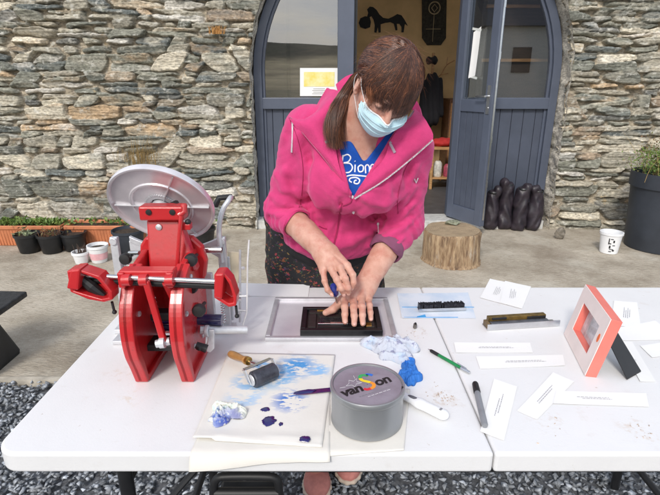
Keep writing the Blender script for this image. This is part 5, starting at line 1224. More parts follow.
# pawl arm on the right of the head
b = MB(); q0, q1 = at_y(178, 216, 1.05), at_y(184, 204, 1.06); b.tube([q0, (q0 + q1) / 2 + Vector((.006, 0, -.004)), q1], .008, 8); b.box(at_y(186, 226, 1.055), (.024, .02, .014)); b.build('pawl_arm', red, PR, bevel=.002)
b = MB(); b.tube([at_y(172, 205, 1.10), at_y(176, 203, 1.09), at_y(180, 212, 1.06)], .007, 8); b.ico(at_y(188, 222, 1.05), .007, 2); b.build('pawl_lever', rub, PR, smooth=True)
b = MB(); b.tube([at_y(181, 216, 1.04), at_y(179, 240, 1.03), at_y(177, 270, 1.02)], .0045, 8); b.build('connecting_rod', red, PR, smooth=True)
# ink disc: underside with ribs and a raised ring
DC = at_y(161.5, 206, 1.13); dn = Vector(camvec(-.07, -.79, .60)).normalized(); dn = Vector(dn)
RD = .1235
b = MB(); b.lathe([(.001, -.010), (.02, -.010), (.024, -.002), (.066, -.002), (.069, .0025), (.073, .0025), (.075, -.001), (RD - .007, -.003), (RD - .004, .004), (RD, .004), (RD + .0015, -.004), (RD, -.011), (RD - .01, -.013), (.001, -.013)], DC, dn, 72, (True, True)); disc = b.build('ink_disc', mat('disc_metal', (.72, .69, .71), .34, .5, .08, 12, .1, 60, rvar=.06), PR, smooth=True)
du = dn.orthogonal().normalized(); dv = dn.cross(du)
xr = (Vector((1, 0, 0)) - dn * dn.x).normalized(); yr = dn.cross(xr)
b = MB()
for a in (2, 62, 182, 122 + 180, 250, 122):
    if a == 122: continue
    t_ = R(a); d_ = xr * math.cos(t_) + yr * math.sin(t_); Mx = Matrix((d_, dn.cross(d_), dn)).transposed(); b.box(DC + d_ * (.024 + (RD - .008 - .024) / 2) + dn * .0005, (RD - .034, .0026, .006), Mx)
b.build('disc_rib', alu, disc)
b = MB(); b.lathe([(.022, -.006), (.020, .012), (.015, .016), (.011, .040), (.008, .044)], DC, dn, 28, (False, True)); b.build('disc_hub', alu, disc, smooth=True)
b = MB(); nt_ = 44
for k in range(nt_):
    t_ = k * math.tau / nt_; d_ = xr * math.cos(t_) + yr * math.sin(t_); Mx = Matrix((d_, dn.cross(d_), dn)).transposed(); b.box(DC + d_ * .037 + dn * .001, (.004, .0026, .003), Mx)
b.lathe([(.026, -.004), (.036, -.004), (.036, .002), (.026, .002)], DC, dn, 44, (False, False)); b.build('ratchet_ring', alu, disc)
# aluminium roller frame at the rear: two uprights, an arched tie, feet
for px, s in ((124, -1), (225, 1)):
    f0, f1 = at_y(px - (3 if s < 0 else 0), 331, 1.20), at_y(px - (3 if s < 0 else 0), 236, 1.20)
    b = MB(); x = (f0.x + f1.x) / 2; zt = f1.z; b.box((x, 1.20, (TZ + zt) / 2), (.020, .013, zt - TZ - .004)); b.box((x, 1.212, (TZ + zt) / 2 - .02), (.030, .006, zt - TZ - .08)); b.lathe([(.010, 0), (.010, .006)], (x, 1.194, zt - .012), (0, -1, 0), 16); b.build('side_rail', alu, PR, bevel=.002)
    b = MB(); b.box((x - .004 * s, 1.19, TZ + .007), (.052, .045, .013)); b.build('rail_foot', alu, PR, bevel=.002)
xa, xb = at_y(130, 240, 1.20).x, at_y(222, 240, 1.20).x; za = at_y(150, 244, 1.20).z
pts = [];
for k in range(25):
    u = k / 24; pts.append((xa + (xb - xa) * u, za + .022 * (2 * u - 1) ** 2 * (1 if True else 0) - .012 * math.sin(u * math.pi)))
b = MB(); b.prism([(x, 1.195, z) for x, z in pts] + [(x, 1.195, z - .016) for x, z in pts[::-1]], (0, .012, 0)); b.build('arched_tie', alu, PR, bevel=.002)
b = MB(); b.prism([(xa - .002, 1.196, za + .01), (xa + .045, 1.196, za - .008), (xa + .038, 1.196, za - .020), (xa - .002, 1.196, za - .045)], (0, .008, 0)); b.prism([(xb + .002, 1.196, za + .01), (xb - .045, 1.196, za - .008), (xb - .038, 1.196, za - .020), (xb + .002, 1.196, za - .045)], (0, .008, 0)); b.build('corner_web', alu, PR, bevel=.002)
# curved carrier arm on the right, with black grip
b = MB(); b.tube(bez([at_y(222, 262, 1.19), at_y(219, 232, 1.19), at_y(222, 212, 1.20), at_y(229, 200, 1.21), at_y(231, 197, 1.24)], 18), .0065, 10); b.build('carrier_arm', alu, PR, smooth=True)
b = MB(); b.tube([at_y(215, 206, 1.23), at_y(219, 198, 1.23), at_y(232, 197, 1.24)], .008, 10); b.build('grip', rub, PR, smooth=True)
# thumb screws
for px, py, Y in ((127, 258, 1.13), (192, 259, 1.035), (200, 309, .97), (193, 286, 1.04)):
    p = at_y(px, py, Y); b = MB(); b.lathe([(.004, -.04), (.004, 0), (.013, .001), (.0145, .004), (.0145, .013), (.012, .017), (.004, .018)], p, (0, -1, .1), 20); b.build('thumb_screw', rub, PR, smooth=True)
b = MB(); b.tube([at_y(130, 253, 1.16), at_y(140, 253, 1.13)], .006, 12); b.build('tie_rod', stl, PR, smooth=True); b = MB(); b.tube([at_y(204, 250, 1.13), at_y(222, 250, 1.13)], .008, 12); b.build('tie_rod', stl, PR, smooth=True)
# main cross shaft with black rod beneath, red clamp bracket
sy = .93
s0, s1 = at_y(78, 275.5, sy), at_y(218, 281.5, sy)
b = MB(); b.tube([s0, s1], .0052, 16); b.build('cross_shaft', stl, PR, smooth=True)
b = MB(); b.tube([s0 + Vector((.018, .012, -.014)), s1 + Vector((-.0, .012, -.014))], .0085, 16); b.build('cross_rod', rub, PR, smooth=True)
c = at_y(147, 276, .935); b = MB(); b.box(c + Vector((0, .010, .006)), (.112, .03, .014)); b.box(c + Vector((-.050, .004, -.006)), (.014, .03, .034)); b.box(c + Vector((.048, .004, -.006)), (.014, .03, .034)); b.build('shaft_bracket', red, PR, bevel=.003)
for px in (127, 144, 170):
    c = at_y(px, 280, .925); b = MB(); b.lathe([(.006, -.008), (.0125, -.008), (.0125, .008), (.006, .008)], c, (1, 0, .04), 20, (True, True)); b.build('shaft_collar', red, PR, smooth=True)
# diagonal link to the toggle block
l0, l1 = at_y(145, 282, .915), at_y(163, 343, .915)
b = MB(); d_ = (l1 - l0).normalized(); w_ = d_.cross(Vector((0, 1, 0))).normalized() * .0068
b.prism([l0 - w_, l0 + w_, l1 + w_, l1 - w_], (0, .012, 0)); b.build('toggle_link', red, PR, bevel=.003)
b = MB(); b.cyl(at_y(156, 344, .92), at_y(170, 341, .925), .0085); b.cyl(at_y(160, 343, .915), at_y(165, 342.5, .915), .0115); b.build('toggle_block', alu, PR, smooth=True)
b = MB(); b.tube([at_y(166, 283, .93), at_y(170, 292, .945), at_y(174, 304, .96)], [.008, .007, .004], 8); b.build('hook', red, PR, smooth=True)
# hollow roller saddles at the ends of the shaft
def saddle(name, outline, Y, dep, m, wall=.006):
    pts = [at_y(x, y, Y) for x, y in outline]; c = sum(pts, Vector()) / len(pts); n = len(pts); b = MB()
    inn = [p + (c - p) * (wall / (c - p).length * 1.5) for p in pts]; off_ = Vector((.0, dep, 0))
    vs = pts + inn + [p + off_ for p in pts] + [p + off_ * .9 for p in inn]; fs = []
    for k in range(n):
        j = (k + 1) % n; fs += [(k, j, n + j, n + k), (k, 2 * n + k, 2 * n + j, j), (n + k, n + j, 3 * n + j, 3 * n + k)]
    fs += [tuple(2 * n + k for k in range(n))[::-1], tuple(3 * n + k for k in range(n))]
    b.add(vs, fs); return b.build(name, m, PR, bevel=.0025)
sd1 = saddle('roller_saddle', [(66.5, 271), (79, 269.5), (99, 276), (112, 292), (112.5, 300), (104, 302.5), (88, 299.5), (70, 292)], .905, .035, red)
b = MB(); b.prism([at_y(66, 289, .90), at_y(70, 270, .90), at_y(80, 269, .90), at_y(78, 291, .90)], (0, .04, 0)); b.build('saddle_cheek', red, sd1, bevel=.004)
b = MB(); b.tube([at_y(82, 279, .925), at_y(92, 287, .925), at_y(104, 296, .925)], [.010, .012, .007], 10); b.build('saddle_spring', rub, sd1)
sd2 = saddle('roller_saddle', [(214, 274.5), (224, 273), (231, 281), (236.5, 297), (236, 306), (229, 307.5), (214, 298)], .905, .035, red)
b = MB(); b.prism([at_y(214, 298, .90), at_y(214.5, 274, .90), at_y(224, 273.5, .90), at_y(222, 300, .90)], (0, .04, 0)); b.build('saddle_cheek', red, sd2, bevel=.004)
for p0, p1 in (((112, 302), (114.5, 312)), ((236, 306), (237, 316))):
    b = MB(); b.tube([at_y(*p0, .92), at_y(*p1, .93)], .0028, 8); b.ico(at_y(*p1, .93), .005, 2); b.build('hook_pin', rub, PR, smooth=True)
# inking rollers, platen and bed inside
for py, Y, r_ in ((318, 1.05, .0135), (326, 1.10, .012)):
    b = MB(); b.tube([at_y(132 if Y < 1.08 else 150, py, Y), at_y(222, py + 2, Y)], r_, 22); o = b.build('ink_roller', inkb, PR, smooth=True)
b = MB(); b.box((-.395, 1.145, .845), (.20, .014, .16)); b.build('platen', alu, PR, bevel=.003)
b = MB(); b.box((-.385, 1.01, .803), (.075, .05, .016)); b.build('inner_tie', rub, PR, bevel=.003); b = MB(); b.box((-.385, 1.04, .862), (.075, .03, .02)); b.build('inner_tie', rub, PR, bevel=.003)
b = MB(); b.tube([at_y(200, 330, 1.03), at_y(247, 330, 1.06)], .0098, 18); b.build('spindle', alu, PR, smooth=True)
b = MB(); b.prism([at_y(208.5, 330, 1.015), at_y(214, 330, 1.015), at_y(214, 349, 1.015), at_y(210, 353, 1.015), at_y(206, 352, 1.015)], (0, .008, 0)); b.cyl(at_y(205, 331, 1.02), at_y(209, 331, 1.02), .014); b.build('spindle_bracket', alu, PR, bevel=.002)
b = MB(); b.tube([at_y(196, 345, .985), at_y(207, 349, .985)], [.008, .010], 10); b.ico(at_y(200, 347, .985), .0105, 2, (1, 1, .8)); b.build('adjusting_screw', rub, PR, smooth=True)
b = MB(); b.tube([at_y(191, 330, 1.02), at_y(193, 346, 1.0)], .004, 8); b.tube([at_y(176, 318, .99), at_y(190, 310, 1.0)], .004, 8); b.build('stay_rod', red, PR, smooth=True)
# delivery board and thin guide rod on the right
b = MB(); b.prism([at_y(228, 252, 1.22), at_y(241, 253, 1.22), at_y(236, 302, 1.22), at_y(226, 302, 1.22)], (0, .006, 0)); b.build('feed_board', mat('cream_board', (.66, .58, .42), .7), PR)
b = MB(); b.tube([at_y(249, 240, 1.16), at_y(247.5, 262, 1.16), at_y(247, 312, 1.16), at_y(243, 325, 1.16)], .0023, 8); b.build('guide_rod', mat('white_enamel', (.7, .7, .7), .3), PR, smooth=True)
b = MB()
for py in (268, 293, 300, 312): b.ico(at_y(240 if py > 290 else 243, py, 1.17), .006, 1, (1, 1, .8))
b.tube([at_y(237, 296, 1.17), at_y(249, 296, 1.17)], .0035, 8); b.tube([at_y(238, 310, 1.17), at_y(248, 311, 1.17)], .003, 8); b.tube([at_y(240, 250, 1.18), at_y(240, 322, 1.18)], .0032, 8); b.build('linkage', alu, PR, smooth=True)
b = MB(); b.box((at_y(134, 330, 1.19).x, 1.16, TZ + .006), (.05, .10, .011)); b.build('base_bar', alu, PR, bevel=.002)
# ================================================================ things on the table
def tq(*pts, dz=0.): return [T(x, y, dz) for x, y in pts]
txtm = mat('grey_print', (.22, .22, .24), .8)
def textlines(parent, a, u, v, lines, th=.0005, w_=.0011, seed=1):
    """rows of tiny illegible print: u = reading direction, v = line spacing vector"""
    r = random.Random(seed); mb = MB(); n_ = u.cross(v).normalized(); n_ = n_ if n_.z > 0 else -n_
    for i, (s, e) in enumerate(lines):
        x = s
        while x < e:
            wd = r.uniform(.0025, .008); p0, p1 = a + u * x + v * i, a + u * min(e, x + wd) + v * i; s_ = v.normalized() * w_ / 2
            mb.add([p0 - s_ + n_ * th, p1 - s_ + n_ * th, p1 + s_ + n_ * th, p0 + s_ + n_ * th], [(0, 1, 2, 3)]); x += wd + .0018
    return mb.build('print_lines', txtm, parent, fix=False)
def strip(corners, label, z, seed, lines=((.32, .72), (.30, .76)), curl=.0012, group='printed paper strips', name='paper_strip', m=None, flip=False, txt=True):
    pts = [T(x, y, z) for x, y in corners]; a, b_, c, d = pts; base = (a + c) / 2
    t = thing(name, label, 'paper', (base.x, base.y, TZ), group)
    o = slab('sheet', pts, .0004, m or M['paper'], None, None, parent=t, curl=curl, seed=seed)
    u = (b_ - a); v = (d - a); 
    if txt:
        Lu = u.length; un = u.normalized(); vn_ = (v - un * v.dot(un)).normalized(); n = len(lines); h = v.length
        a0 = a + v * .5 - vn_ * .0048 * (n - 1) / 2 + Vector((0, 0, .0012 + curl * .3))
        textlines(o, a0, un, vn_ * .0048, [(s * Lu, e * Lu) for s, e in lines], seed=seed)
    return t
# corner order: start of the text line side first
strip([(454, 343), (530, 343), (533, 353), (456, 353)], 'upper of two long level paper strips with two lines of print, below the composing stick', .0006, 1)
strip([(476, 357), (563, 355), (565, 366), (480, 369)], 'lower of two long level paper strips, just under the first one', .0006, 2)
strip([(494, 379), (517, 387), (504, 441), (480, 432)][1:] + [(494, 379)], 'paper strip standing upright in the photo beside the black marker', .0008, 3, ((.25, .62), (.35, .68)))
strip([(517, 411), (553, 373), (574, 382), (537, 420)], 'slanting paper strip overlapped by the long level strip at its right', .0006, 4, ((.3, .72), (.28, .66)))
strip([(556, 391), (646, 394), (649, 407), (553, 404)], 'long level paper strip across the front right of the table', .0010, 5, ((.25, .6), (.3, .62)))
strip([(618, 341), (632, 342), (656, 382), (640, 382)][::1], 'paper strip lying behind the black easel leg of the photo frame', .0006, 6, ((.2, .5), (.2, .5)))
strip([(480, 298), (490, 279), (515, 284), (506, 305)], 'left white card of the overlapping pair at the back edge', .0006, 7, ((.3, .7), (.3, .65), (.3, .7), (.35, .6)), group='white printed cards')
strip([(500, 303), (505, 281), (531, 287), (522, 309)], 'right white card of the overlapping pair at the back edge', .0014, 8, ((.3, .7), (.3, .6), (.3, .7), (.35, .6)), group='white printed cards')
strip([(611, 326), (614, 301), (637, 303), (641, 327)], 'white card lying behind the coral photo frame', .0008, 9, ((.3, .7), (.3, .6), (.3, .7), (.35, .65)), group='white printed cards')
strip([(612, 329), (655, 321), (675, 326), (668, 340), (615, 339)][:4][:2] + [(680, 340), (612, 341)], 'wide blank white sheet at the right edge behind the photo frame', .0004, 10, txt=False, group=None, name='paper_sheet')
strip([(640, 346), (672, 341), (690, 352), (652, 358)], 'blank paper corner reaching in at the right edge, in front of the wide sheet', .0008, 11, txt=False, group=None, name='paper_sheet')
strip([(232, 283), (310, 285), (308, 297), (228, 296)], 'blank white sheet at the back edge right of the press', .0004, 12, txt=False, group=None, name='paper_sheet')
# metal galley with black chase
gal = thing('galley_tray', 'shallow steel tray with raised rims under the black chase', 'tray', T(330, 322))
gm = mat('galley_metal', (.74, .72, .75), .32, .3, .06, 10, .05, 50); gmr = mat('galley_rim', (.62, .62, .64), .35, .6, .1, 20)
ga, gb_, gc, gd = T(264, 342), T(398, 342), T(387, 300.5), T(276, 300.5)
gx0, gx1, gy0, gy1 = (ga.x + gd.x) / 2, (gb_.x + gc.x) / 2, ga.y, gd.y
b = MB(); b.box(((gx0 + gx1) / 2, (gy0 + gy1) / 2, TZ + .0022), (gx1 - gx0, gy1 - gy0, .0025)); b.build('tray_floor', gm, gal)
for bx0, bx1, by0, by1 in ((gx0, gx1, gy0, gy0 + .013), (gx0, gx1, gy1 - .013, gy1), (gx0, gx0 + .013, gy0 + .014, gy1 - .014), (gx1 - .013, gx1, gy0 + .014, gy1 - .014)):
    b = MB(); b.box(((bx0 + bx1) / 2, (by0 + by1) / 2, TZ + .0065), (bx1 - bx0, by1 - by0, .011)); b.build('rim', gmr, gal, bevel=.0015)
chs = thing('chase', 'black iron chase locked up with type and brass furniture, under her left hand', 'chase', T(342, 322))
blk = mat('black_iron', (.010, .010, .011), .4, .3, .3, 30, .2, 120); brs = mat('brass', (.42, .24, .06), .35, .9, .2, 40); fur = mat('dark_furniture', (.022, .018, .016), .5, 0, .4, 60)
cx0, cx1, cy0, cy1 = T(300, 337, .012).x, T(383, 337, .012).x, T(340, 336, .012).y, T(340, 306, .03).y
cz0, cz1 = TZ + .0045, TZ + .0285
def fr4(x0, x1, y0, y1, w_, z0, z1, m, par, nm, bev=.0015):
    for a in ((x0, x1, y0, y0 + w_), (x0, x1, y1 - w_, y1), (x0, x0 + w_, y0 + w_ + .0002, y1 - w_ - .0002), (x1 - w_, x1, y0 + w_ + .0002, y1 - w_ - .0002)):
        b = MB(); b.box(((a[0] + a[1]) / 2, (a[2] + a[3]) / 2, (z0 + z1) / 2), (a[1] - a[0], a[3] - a[2], z1 - z0)); b.build(nm, m, par, bevel=bev)
fr4(cx0, cx1, cy0, cy1, .014, cz0, cz1, blk, chs, 'chase_bar')
b = MB(); b.box(((cx0 + cx1) / 2, (cy0 + cy1) / 2, cz0 + .008), (cx1 - cx0 - .028, cy1 - cy0 - .028, .014)); b.build('furniture', fur, chs)
def inside(u, v): return Vector((cx0 + .016 + (cx1 - cx0 - .032) * u, cy0 + .016 + (cy1 - cy0 - .032) * v, 0))
for u0, u1, v0, v1, zt, mm, nm in ((.02, .98, .80, .97, .022, fur, 'wooden_spacer'), (.02, .13, .05, .76, .022, fur, 'wooden_spacer'), (.86, .98, .05, .76, .023, fur, 'wooden_spacer'), (.16, .84, .04, .16, .022, blk, 'lead_spacer'), (.18, .62, .60, .76, .021, fur, 'wooden_spacer'), (.14, .42, .90, .96, .0245, brs, 'brass_strip'), (.60, .84, .18, .32, .0245, blk, 'quoin'), (.16, .34, .19, .24, .0242, stl, 'lead_spacer'), (.34, .60, .18, .27, .0245, stl, 'quoin')):
    p, q = inside(u0, v0), inside(u1, v1); b = MB(); b.box(((p.x + q.x) / 2, (p.y + q.y) / 2, cz0 + (.002 + zt) / 2), (q.x - p.x, q.y - p.y, zt - .002)); b.build(nm, mm, chs, bevel=.0008)
b = MB(); rr_ = random.Random(3)
for i in range(3):
    for j in range(18):
        p = inside(.20 + j * .021, .34 + i * .08); b.box((p.x, p.y, cz0 + .012 + rr_.uniform(0, .0015)), (.0024, .0065, .021))
b.build('type_lines', mat('type_lead', (.10, .10, .12), .35, .8, .3, 90), chs)
p = inside(.90, .17); b = MB(); b.box((p.x, p.y, cz0 + .018), (.017, .022, .013)); b.build('brass_quoin', brs, chs, bevel=.003)
# ---- inking area: cloth sheets, ink, brayer, knife
cloth = mat('newsprint', (.68, .655, .60), .85, 0, .03, 6, .15, 120); 
ikm = mat('newsprint_inked', (.70, .68, .635), .85, 0, .03, 6, .12, 120)
def draped(name, label, corners, z, m, over, seed, ripple=.002, nx=40, ny=40, group=None):
    """sheet on the table whose front edge hangs over the table edge"""
    A, B_, C_, D = [np.array(T(x, y)) for x, y in corners]; vs = []
    for i in range(nx + 1):
        for j in range(ny + 1):
            u, v = i / nx, j / ny; p = (A * (1 - u) + B_ * u) * (1 - v) + (D * (1 - u) + C_ * u) * v
            y = p[1]; zz = TZ + z + ripple * (.5 + .5 * mn.noise(Vector((p[0] * 9, y * 9, seed)))) + .6 * ripple * mn.noise(Vector((p[0] * 30, y * 30, seed + 5)))
            zz += .004 * max(0, 1 - v * 9) * (.4 + abs(math.sin(u * 5 + seed))) if y > TY0 + .03 else 0
            if y < TY0 + .008:                                   # beyond the edge it curves down
                s = TY0 + .008 - y; r_ = .016; a = min(s / r_, 1.25); zz -= r_ * (1 - math.cos(a)) + max(0, s - r_ * 1.25) * math.sin(1.25); y = TY0 + .008 - r_ * math.sin(a) - max(0, s - r_ * 1.25) * math.cos(1.25) - .004 * math.sin(p[0] * 26 + seed) * min(1, s / .03)
            vs.append((p[0], y, zz))
    n = len(vs); th = .0009; vs += [(x, y, z_ - th * 0 + th) for x, y, z_ in vs]; fs = []
    for i in range(nx):
        for j in range(ny):
            q = i * (ny + 1) + j; r_ = q + ny + 1; fs += [(q, q + 1, r_ + 1, r_), (n + q, n + r_, n + r_ + 1, n + q + 1)]
    bd = [(i * (ny + 1)) for i in range(nx + 1)] + [nx * (ny + 1) + j for j in range(1, ny + 1)] + [i * (ny + 1) + ny for i in range(nx - 1, -1, -1)] + [j for j in range(ny - 1, 0, -1)]
    for k in range(len(bd)): p, q = bd[k], bd[(k + 1) % len(bd)]; fs.append((p, q, n + q, n + p))
    o = mobj(name, vs, fs, m, None, True); tag(o, label, 'paper', group)
    bm = bmesh.new(); bm.from_mesh(o.data); bmesh.ops.recalc_face_normals(bm, faces=bm.faces); bm.to_mesh(o.data); bm.free(); return o
ext = lambda x, y: (x, y)
s1 = draped('newsprint_sheet', 'lower newsprint sheet hanging over the front edge of the table', [(185, 466), (330, 459), (331, 360), (232, 360)], .0008, cloth, True, 1, .0013)
s2 = draped('newsprint_sheet', 'small newsprint sheet under the silver ink tin, corner over the edge', [(327, 456), (404, 451), (410, 390), (331, 385)], .0006, cloth, True, 4, .0013)
s3 = draped('newsprint_sheet', 'upper newsprint sheet smeared with blue ink', [(193, 441), (322, 449), (335, 356), (228, 354)], .0030, ikm, True, 7, .0011)
o3 = s3.location
def patch(px, py, r): p = T(px, py) - Vector(o3); return (p.x, p.y, p.z, r)
for i_, (px, py, r_, c_, sc, lo, hi, am) in enumerate([(296, 368, .060, (.07, .28, .60), 34, .42, .56, .9), (278, 378, .055, (.14, .38, .66), 40, .44, .58, .8), (252, 384, .055, (.26, .46, .70), 30, .46, .60, .7), (290, 402, .045, (.06, .18, .52), 48, .46, .56, .85), (300, 408, .030, (.06, .10, .42), 60, .50, .57, .8), (245, 400, .05, (.42, .56, .72), 26, .48, .6, .6), (318, 372, .035, (.25, .46, .72), 44, .47, .57, .7), (262, 367, .030, (.25, .45, .70), 44, .45, .57, .7)]):
    layer(ikm, c_, sc * .9, lo + .02, hi - .05, 1, patch(px, py, r_ * 1.05), 8, seed=i_ * 3.1, stretch=(.9, 1.9, 1))
    [n_ for n_ in ikm.node_tree.nodes if n_.type == 'MAPPING'][-1].inputs['Rotation'].default_value = (0, 0, R((35, -50, 62, 20, -70, 48, -30, 75)[i_]))
inkm = mat('purple_blue_ink', (.012, .008, .10), .18, 0, .2, 20, coat=.6)
def blob(name, label, px, py, rx, ry, seed, h=.0035, m=inkm, z=.0050, cat='ink blob', group='wet ink blobs'):
    c = T(px, py, z); n = 40; mb = MB(); vs = []
    rings = [1, .92, .75, .45, .0001]; hs_ = [0, .5, .85, 1, 1]
    for k_, hh in zip(rings, hs_):
        for k in range(n):
            a = k * math.tau / n; q = 1 + .42 * mn.noise(Vector((math.cos(a) * 1.4 + seed, math.sin(a) * 1.4, seed))) + .18 * mn.noise(Vector((math.cos(a) * 4 + seed, math.sin(a) * 4, 2)))
            vs.append((c.x + rx * q * k_ * math.cos(a), c.y + ry * q * k_ * math.sin(a), c.z + h * hh))
    mb.add(vs, [(i * n + k, i * n + (k + 1) % n, (i + 1) * n + (k + 1) % n, (i + 1) * n + k) for i in range(4) for k in range(n)] + [tuple(range(n - 1, -1, -1))])
    o = mb.build(name, m, None, smooth=True); return tag(o, label, cat, group)
blob('ink_blob', 'small dark blue ink blob, the upper of the cluster on the smeared sheet', 265.5, 409.5, .0095, .0065, 1, .0014)
blob('ink_blob', 'largest dark blue ink blob on the smeared sheet', 268.5, 421, .014, .013, 5, .0018)
blob('ink_blob', 'ink spot to the right of the largest blob', 281, 424, .004, .006, 9, .001)
blob('ink_blob', 'dark ink blob near the front right corner of the smeared sheet', 305, 439, .012, .0080, 13, .0016, z=.0092)
# palette knife with ink, handle under the tin
kn = thing('palette_knife', 'palette knife with purple ink on its blade, its end against the tin', 'palette knife', T(315, 391))
pk = mat('purple_ink_film', (.13, .025, .075), .22, 0, .5, 30, coat=.5, col2=(.03, .01, .09))
k0, k1 = T(296, 393.5, .0065), T(352, 387.5, .008); d_ = (k1 - k0).normalized(); w_ = Vector((-d_.y, d_.x, 0)) * .0075
b = MB(); pts = [k0 + w_ * .5, k0 - d_ * .006 + w_ * 0, k0 - w_ * .6, k0 + d_ * .02 - w_, k1 - w_ * .85, k1 + w_ * .85, k0 + d_ * .02 + w_]; b.prism(pts, (0, 0, .0014)); b.build('blade', pk, kn, bevel=.0004)
b = MB(); vs = MB().ico((0, 0, 0), 1, 2, (1, 1, 1), .25, 4); b.add([k0 + d_ * (.020 + v[0] * .024) + w_.normalized() * v[1] * .0068 + Vector((0, 0, .002 + v[2] * .0028)) for v in [Vector(x) for x in vs.v]], vs.f); b.build('ink_load', inkm, kn, smooth=True)
# brayer
br = thing('ink_roller', 'hand ink roller with turned wooden handle and steel fork', 'ink roller', T(263, 375))
rc = T(264, 375, .0232); ax_ = (T(277, 369) - T(254, 379)).normalized(); fw = Vector((-ax_.y, ax_.x, 0)); r_ = .0185; hl = .0295
b = MB(); b.lathe([(.004, -hl), (r_ - .002, -hl), (r_, -hl + .002), (r_, hl - .002), (r_ - .002, hl), (.004, hl)], rc, ax_, 36, (True, True)); b.build('roller', mat('inked_rubber', (.045, .047, .06), .28, .2, .5, 30, .3, 90, rvar=.15), br, smooth=True)
b = MB(); b.lathe([(.003, -.0015), (.012, -.0015), (.013, 0), (.012, .0015)], rc - ax_ * (hl + .0025), ax_, 26); b.build('end_cap', alu, br, smooth=True); b = MB(); b.lathe([(.012, -.0015), (.013, 0), (.012, .0015), (.003, .0015)], rc + ax_ * (hl + .0025), ax_, 26); b.build('end_cap', alu, br, smooth=True)
hb0 = rc + fw * .026 + Vector((0, 0, .014))
b = MB()
for s in (-1, 1):
    e = rc + ax_ * s * (hl + .006); Mx = Matrix((ax_, fw, Vector((0, 0, 1)))).transposed(); q = hb0 + ax_ * s * (hl + .006)
    dd = (q - e); b.prism([e - fw * .006 + Vector((0, 0, -.008)), e + fw * .008 + Vector((0, 0, -.006)), q + fw * .004, q - fw * .010 + Vector((0, 0, .006))], ax_ * .0022 * s)
b.prism([hb0 - ax_ * (hl + .006) - fw * .009 + Vector((0, 0, .004)), hb0 + ax_ * (hl + .006) - fw * .009 + Vector((0, 0, .004)), hb0 + ax_ * (hl + .006) + fw * .005, hb0 - ax_ * (hl + .006) + fw * .005], (0, 0, .0022)); b.build('fork', stl, br, bevel=.0006)
h0 = hb0 + Vector((0, 0, .0)); h1 = T(228, 353, .024); hd_ = (h1 - h0); hL = hd_.length
b = MB(); b.tube([h0, h0 + hd_ * .32], .0034, 10); b.build('shank', stl, br, smooth=True)
b = MB(); b.lathe([(.0052, 0), (.009, .002), (.0098, .010), (.0085, .016), (.0072, .022), (.0080, .034), (.0094, .048), (.0096, .060), (.0080, .070), (.004, .075)], h0 + hd_ * .28, hd_, 22); b.build('handle', mat('varnished_wood', (.42, .22, .075), .3, 0, .25, 30, coat=.3, stretch=(1, 1, 1)), br, smooth=True)
b = MB(); b.lathe([(.0054, 0), (.0098, .0015), (.0100, .009), (.0075, .010)], h0 + hd_ * .26, hd_, 22); b.build('ferrule', brs, br, smooth=True)
# crumpled ink rag (left) and cloth behind the tin
def rag(name, label, px, py, rx, ry, rz, m, seed, fl=0., ang=0., n=110, fr=1.):
    """crumpled cloth: a sheet gathered into ridges, irregular outline, edges turned under"""
    c = T(px, py, fl); u = np.linspace(-1, 1, n); U, W_ = np.meshgrid(u, u, indexing='ij'); rr = np.maximum(np.abs(U), np.abs(W_)) + 1e-9; l2 = np.sqrt(U ** 2 + W_ ** 2) + 1e-9; X_ = U * rr / l2; Y_ = W_ * rr / l2
    th = np.arctan2(Y_, X_); out = 1 + .22 * np.sin(3 * th + seed) + .14 * np.sin(5 * th + seed * 2.3) + .07 * np.sin(9 * th + seed * 1.1)
    k = (rr * out); ca, sa = math.cos(ang), math.sin(ang); xs, ys = (X_ * k / np.maximum(rr, 1e-9) * 1), (Y_ * k / np.maximum(rr, 1e-9))
    q = fbm(xs * 1.3 * fr + seed, ys * 1.3 * fr, 2, int(seed) + 3) * 2.2
    rid = 1 - np.abs(2 * fbm(xs * .9 * fr + q + seed, ys * 3.0 * fr + q * 1.3, 2, int(seed)) * 2.2); rid = np.clip(rid, 0, 1) ** 1.6
    r2 = 1 - np.abs(2 * fbm(xs * 3.4 * fr - q, ys * 1.4 * fr + seed, 2, int(seed) + 9) * 2); r2 = np.clip(r2, 0, 1) ** 2
    env = np.sqrt(np.clip(1 - rr ** 3.2, 0, 1)); Z = rz * env * (.34 + .46 * rid + .20 * r2) + .0006
    jx = .16 * fbm(xs * 2.5 * fr, ys * 2.5 * fr + 7, 3, int(seed) + 20) * env * 2; jy = .16 * fbm(xs * 2.5 * fr + 5, ys * 2.5 * fr, 3, int(seed) + 30) * env * 2
    lx, ly = (xs + jx) * rx, (ys + jy) * ry; V = np.stack([c.x + lx * ca - ly * sa, c.y + lx * sa + ly * ca, c.z + Z], -1).reshape(-1, 3)
    N0 = n * n; V = np.concatenate([V, V - np.array([0, 0, .0005])]); i = np.arange(n - 1)[:, None] * n + np.arange(n - 1)[None]; Ft = np.stack([i, i + n, i + n + 1, i + 1], -1).reshape(-1, 4)
    bd = np.array([k_ * n for k_ in range(n)] + [(n - 1) * n + j for j in range(1, n)] + [k_ * n + n - 1 for k_ in range(n - 2, -1, -1)] + [j for j in range(n - 2, 0, -1)]); nx_ = np.roll(bd, -1)
    Fc = np.concatenate([Ft, Ft[:, ::-1] + N0, np.stack([bd, nx_, nx_ + N0, bd + N0], 1)[:, ::-1]]); o = mobj(name, V, Fc, m, None, True); return tag(o, label, 'cloth')
rm1 = mat('inky_tissue', (.74, .75, .66), .85, 0, .04, 30, .2, 200); 
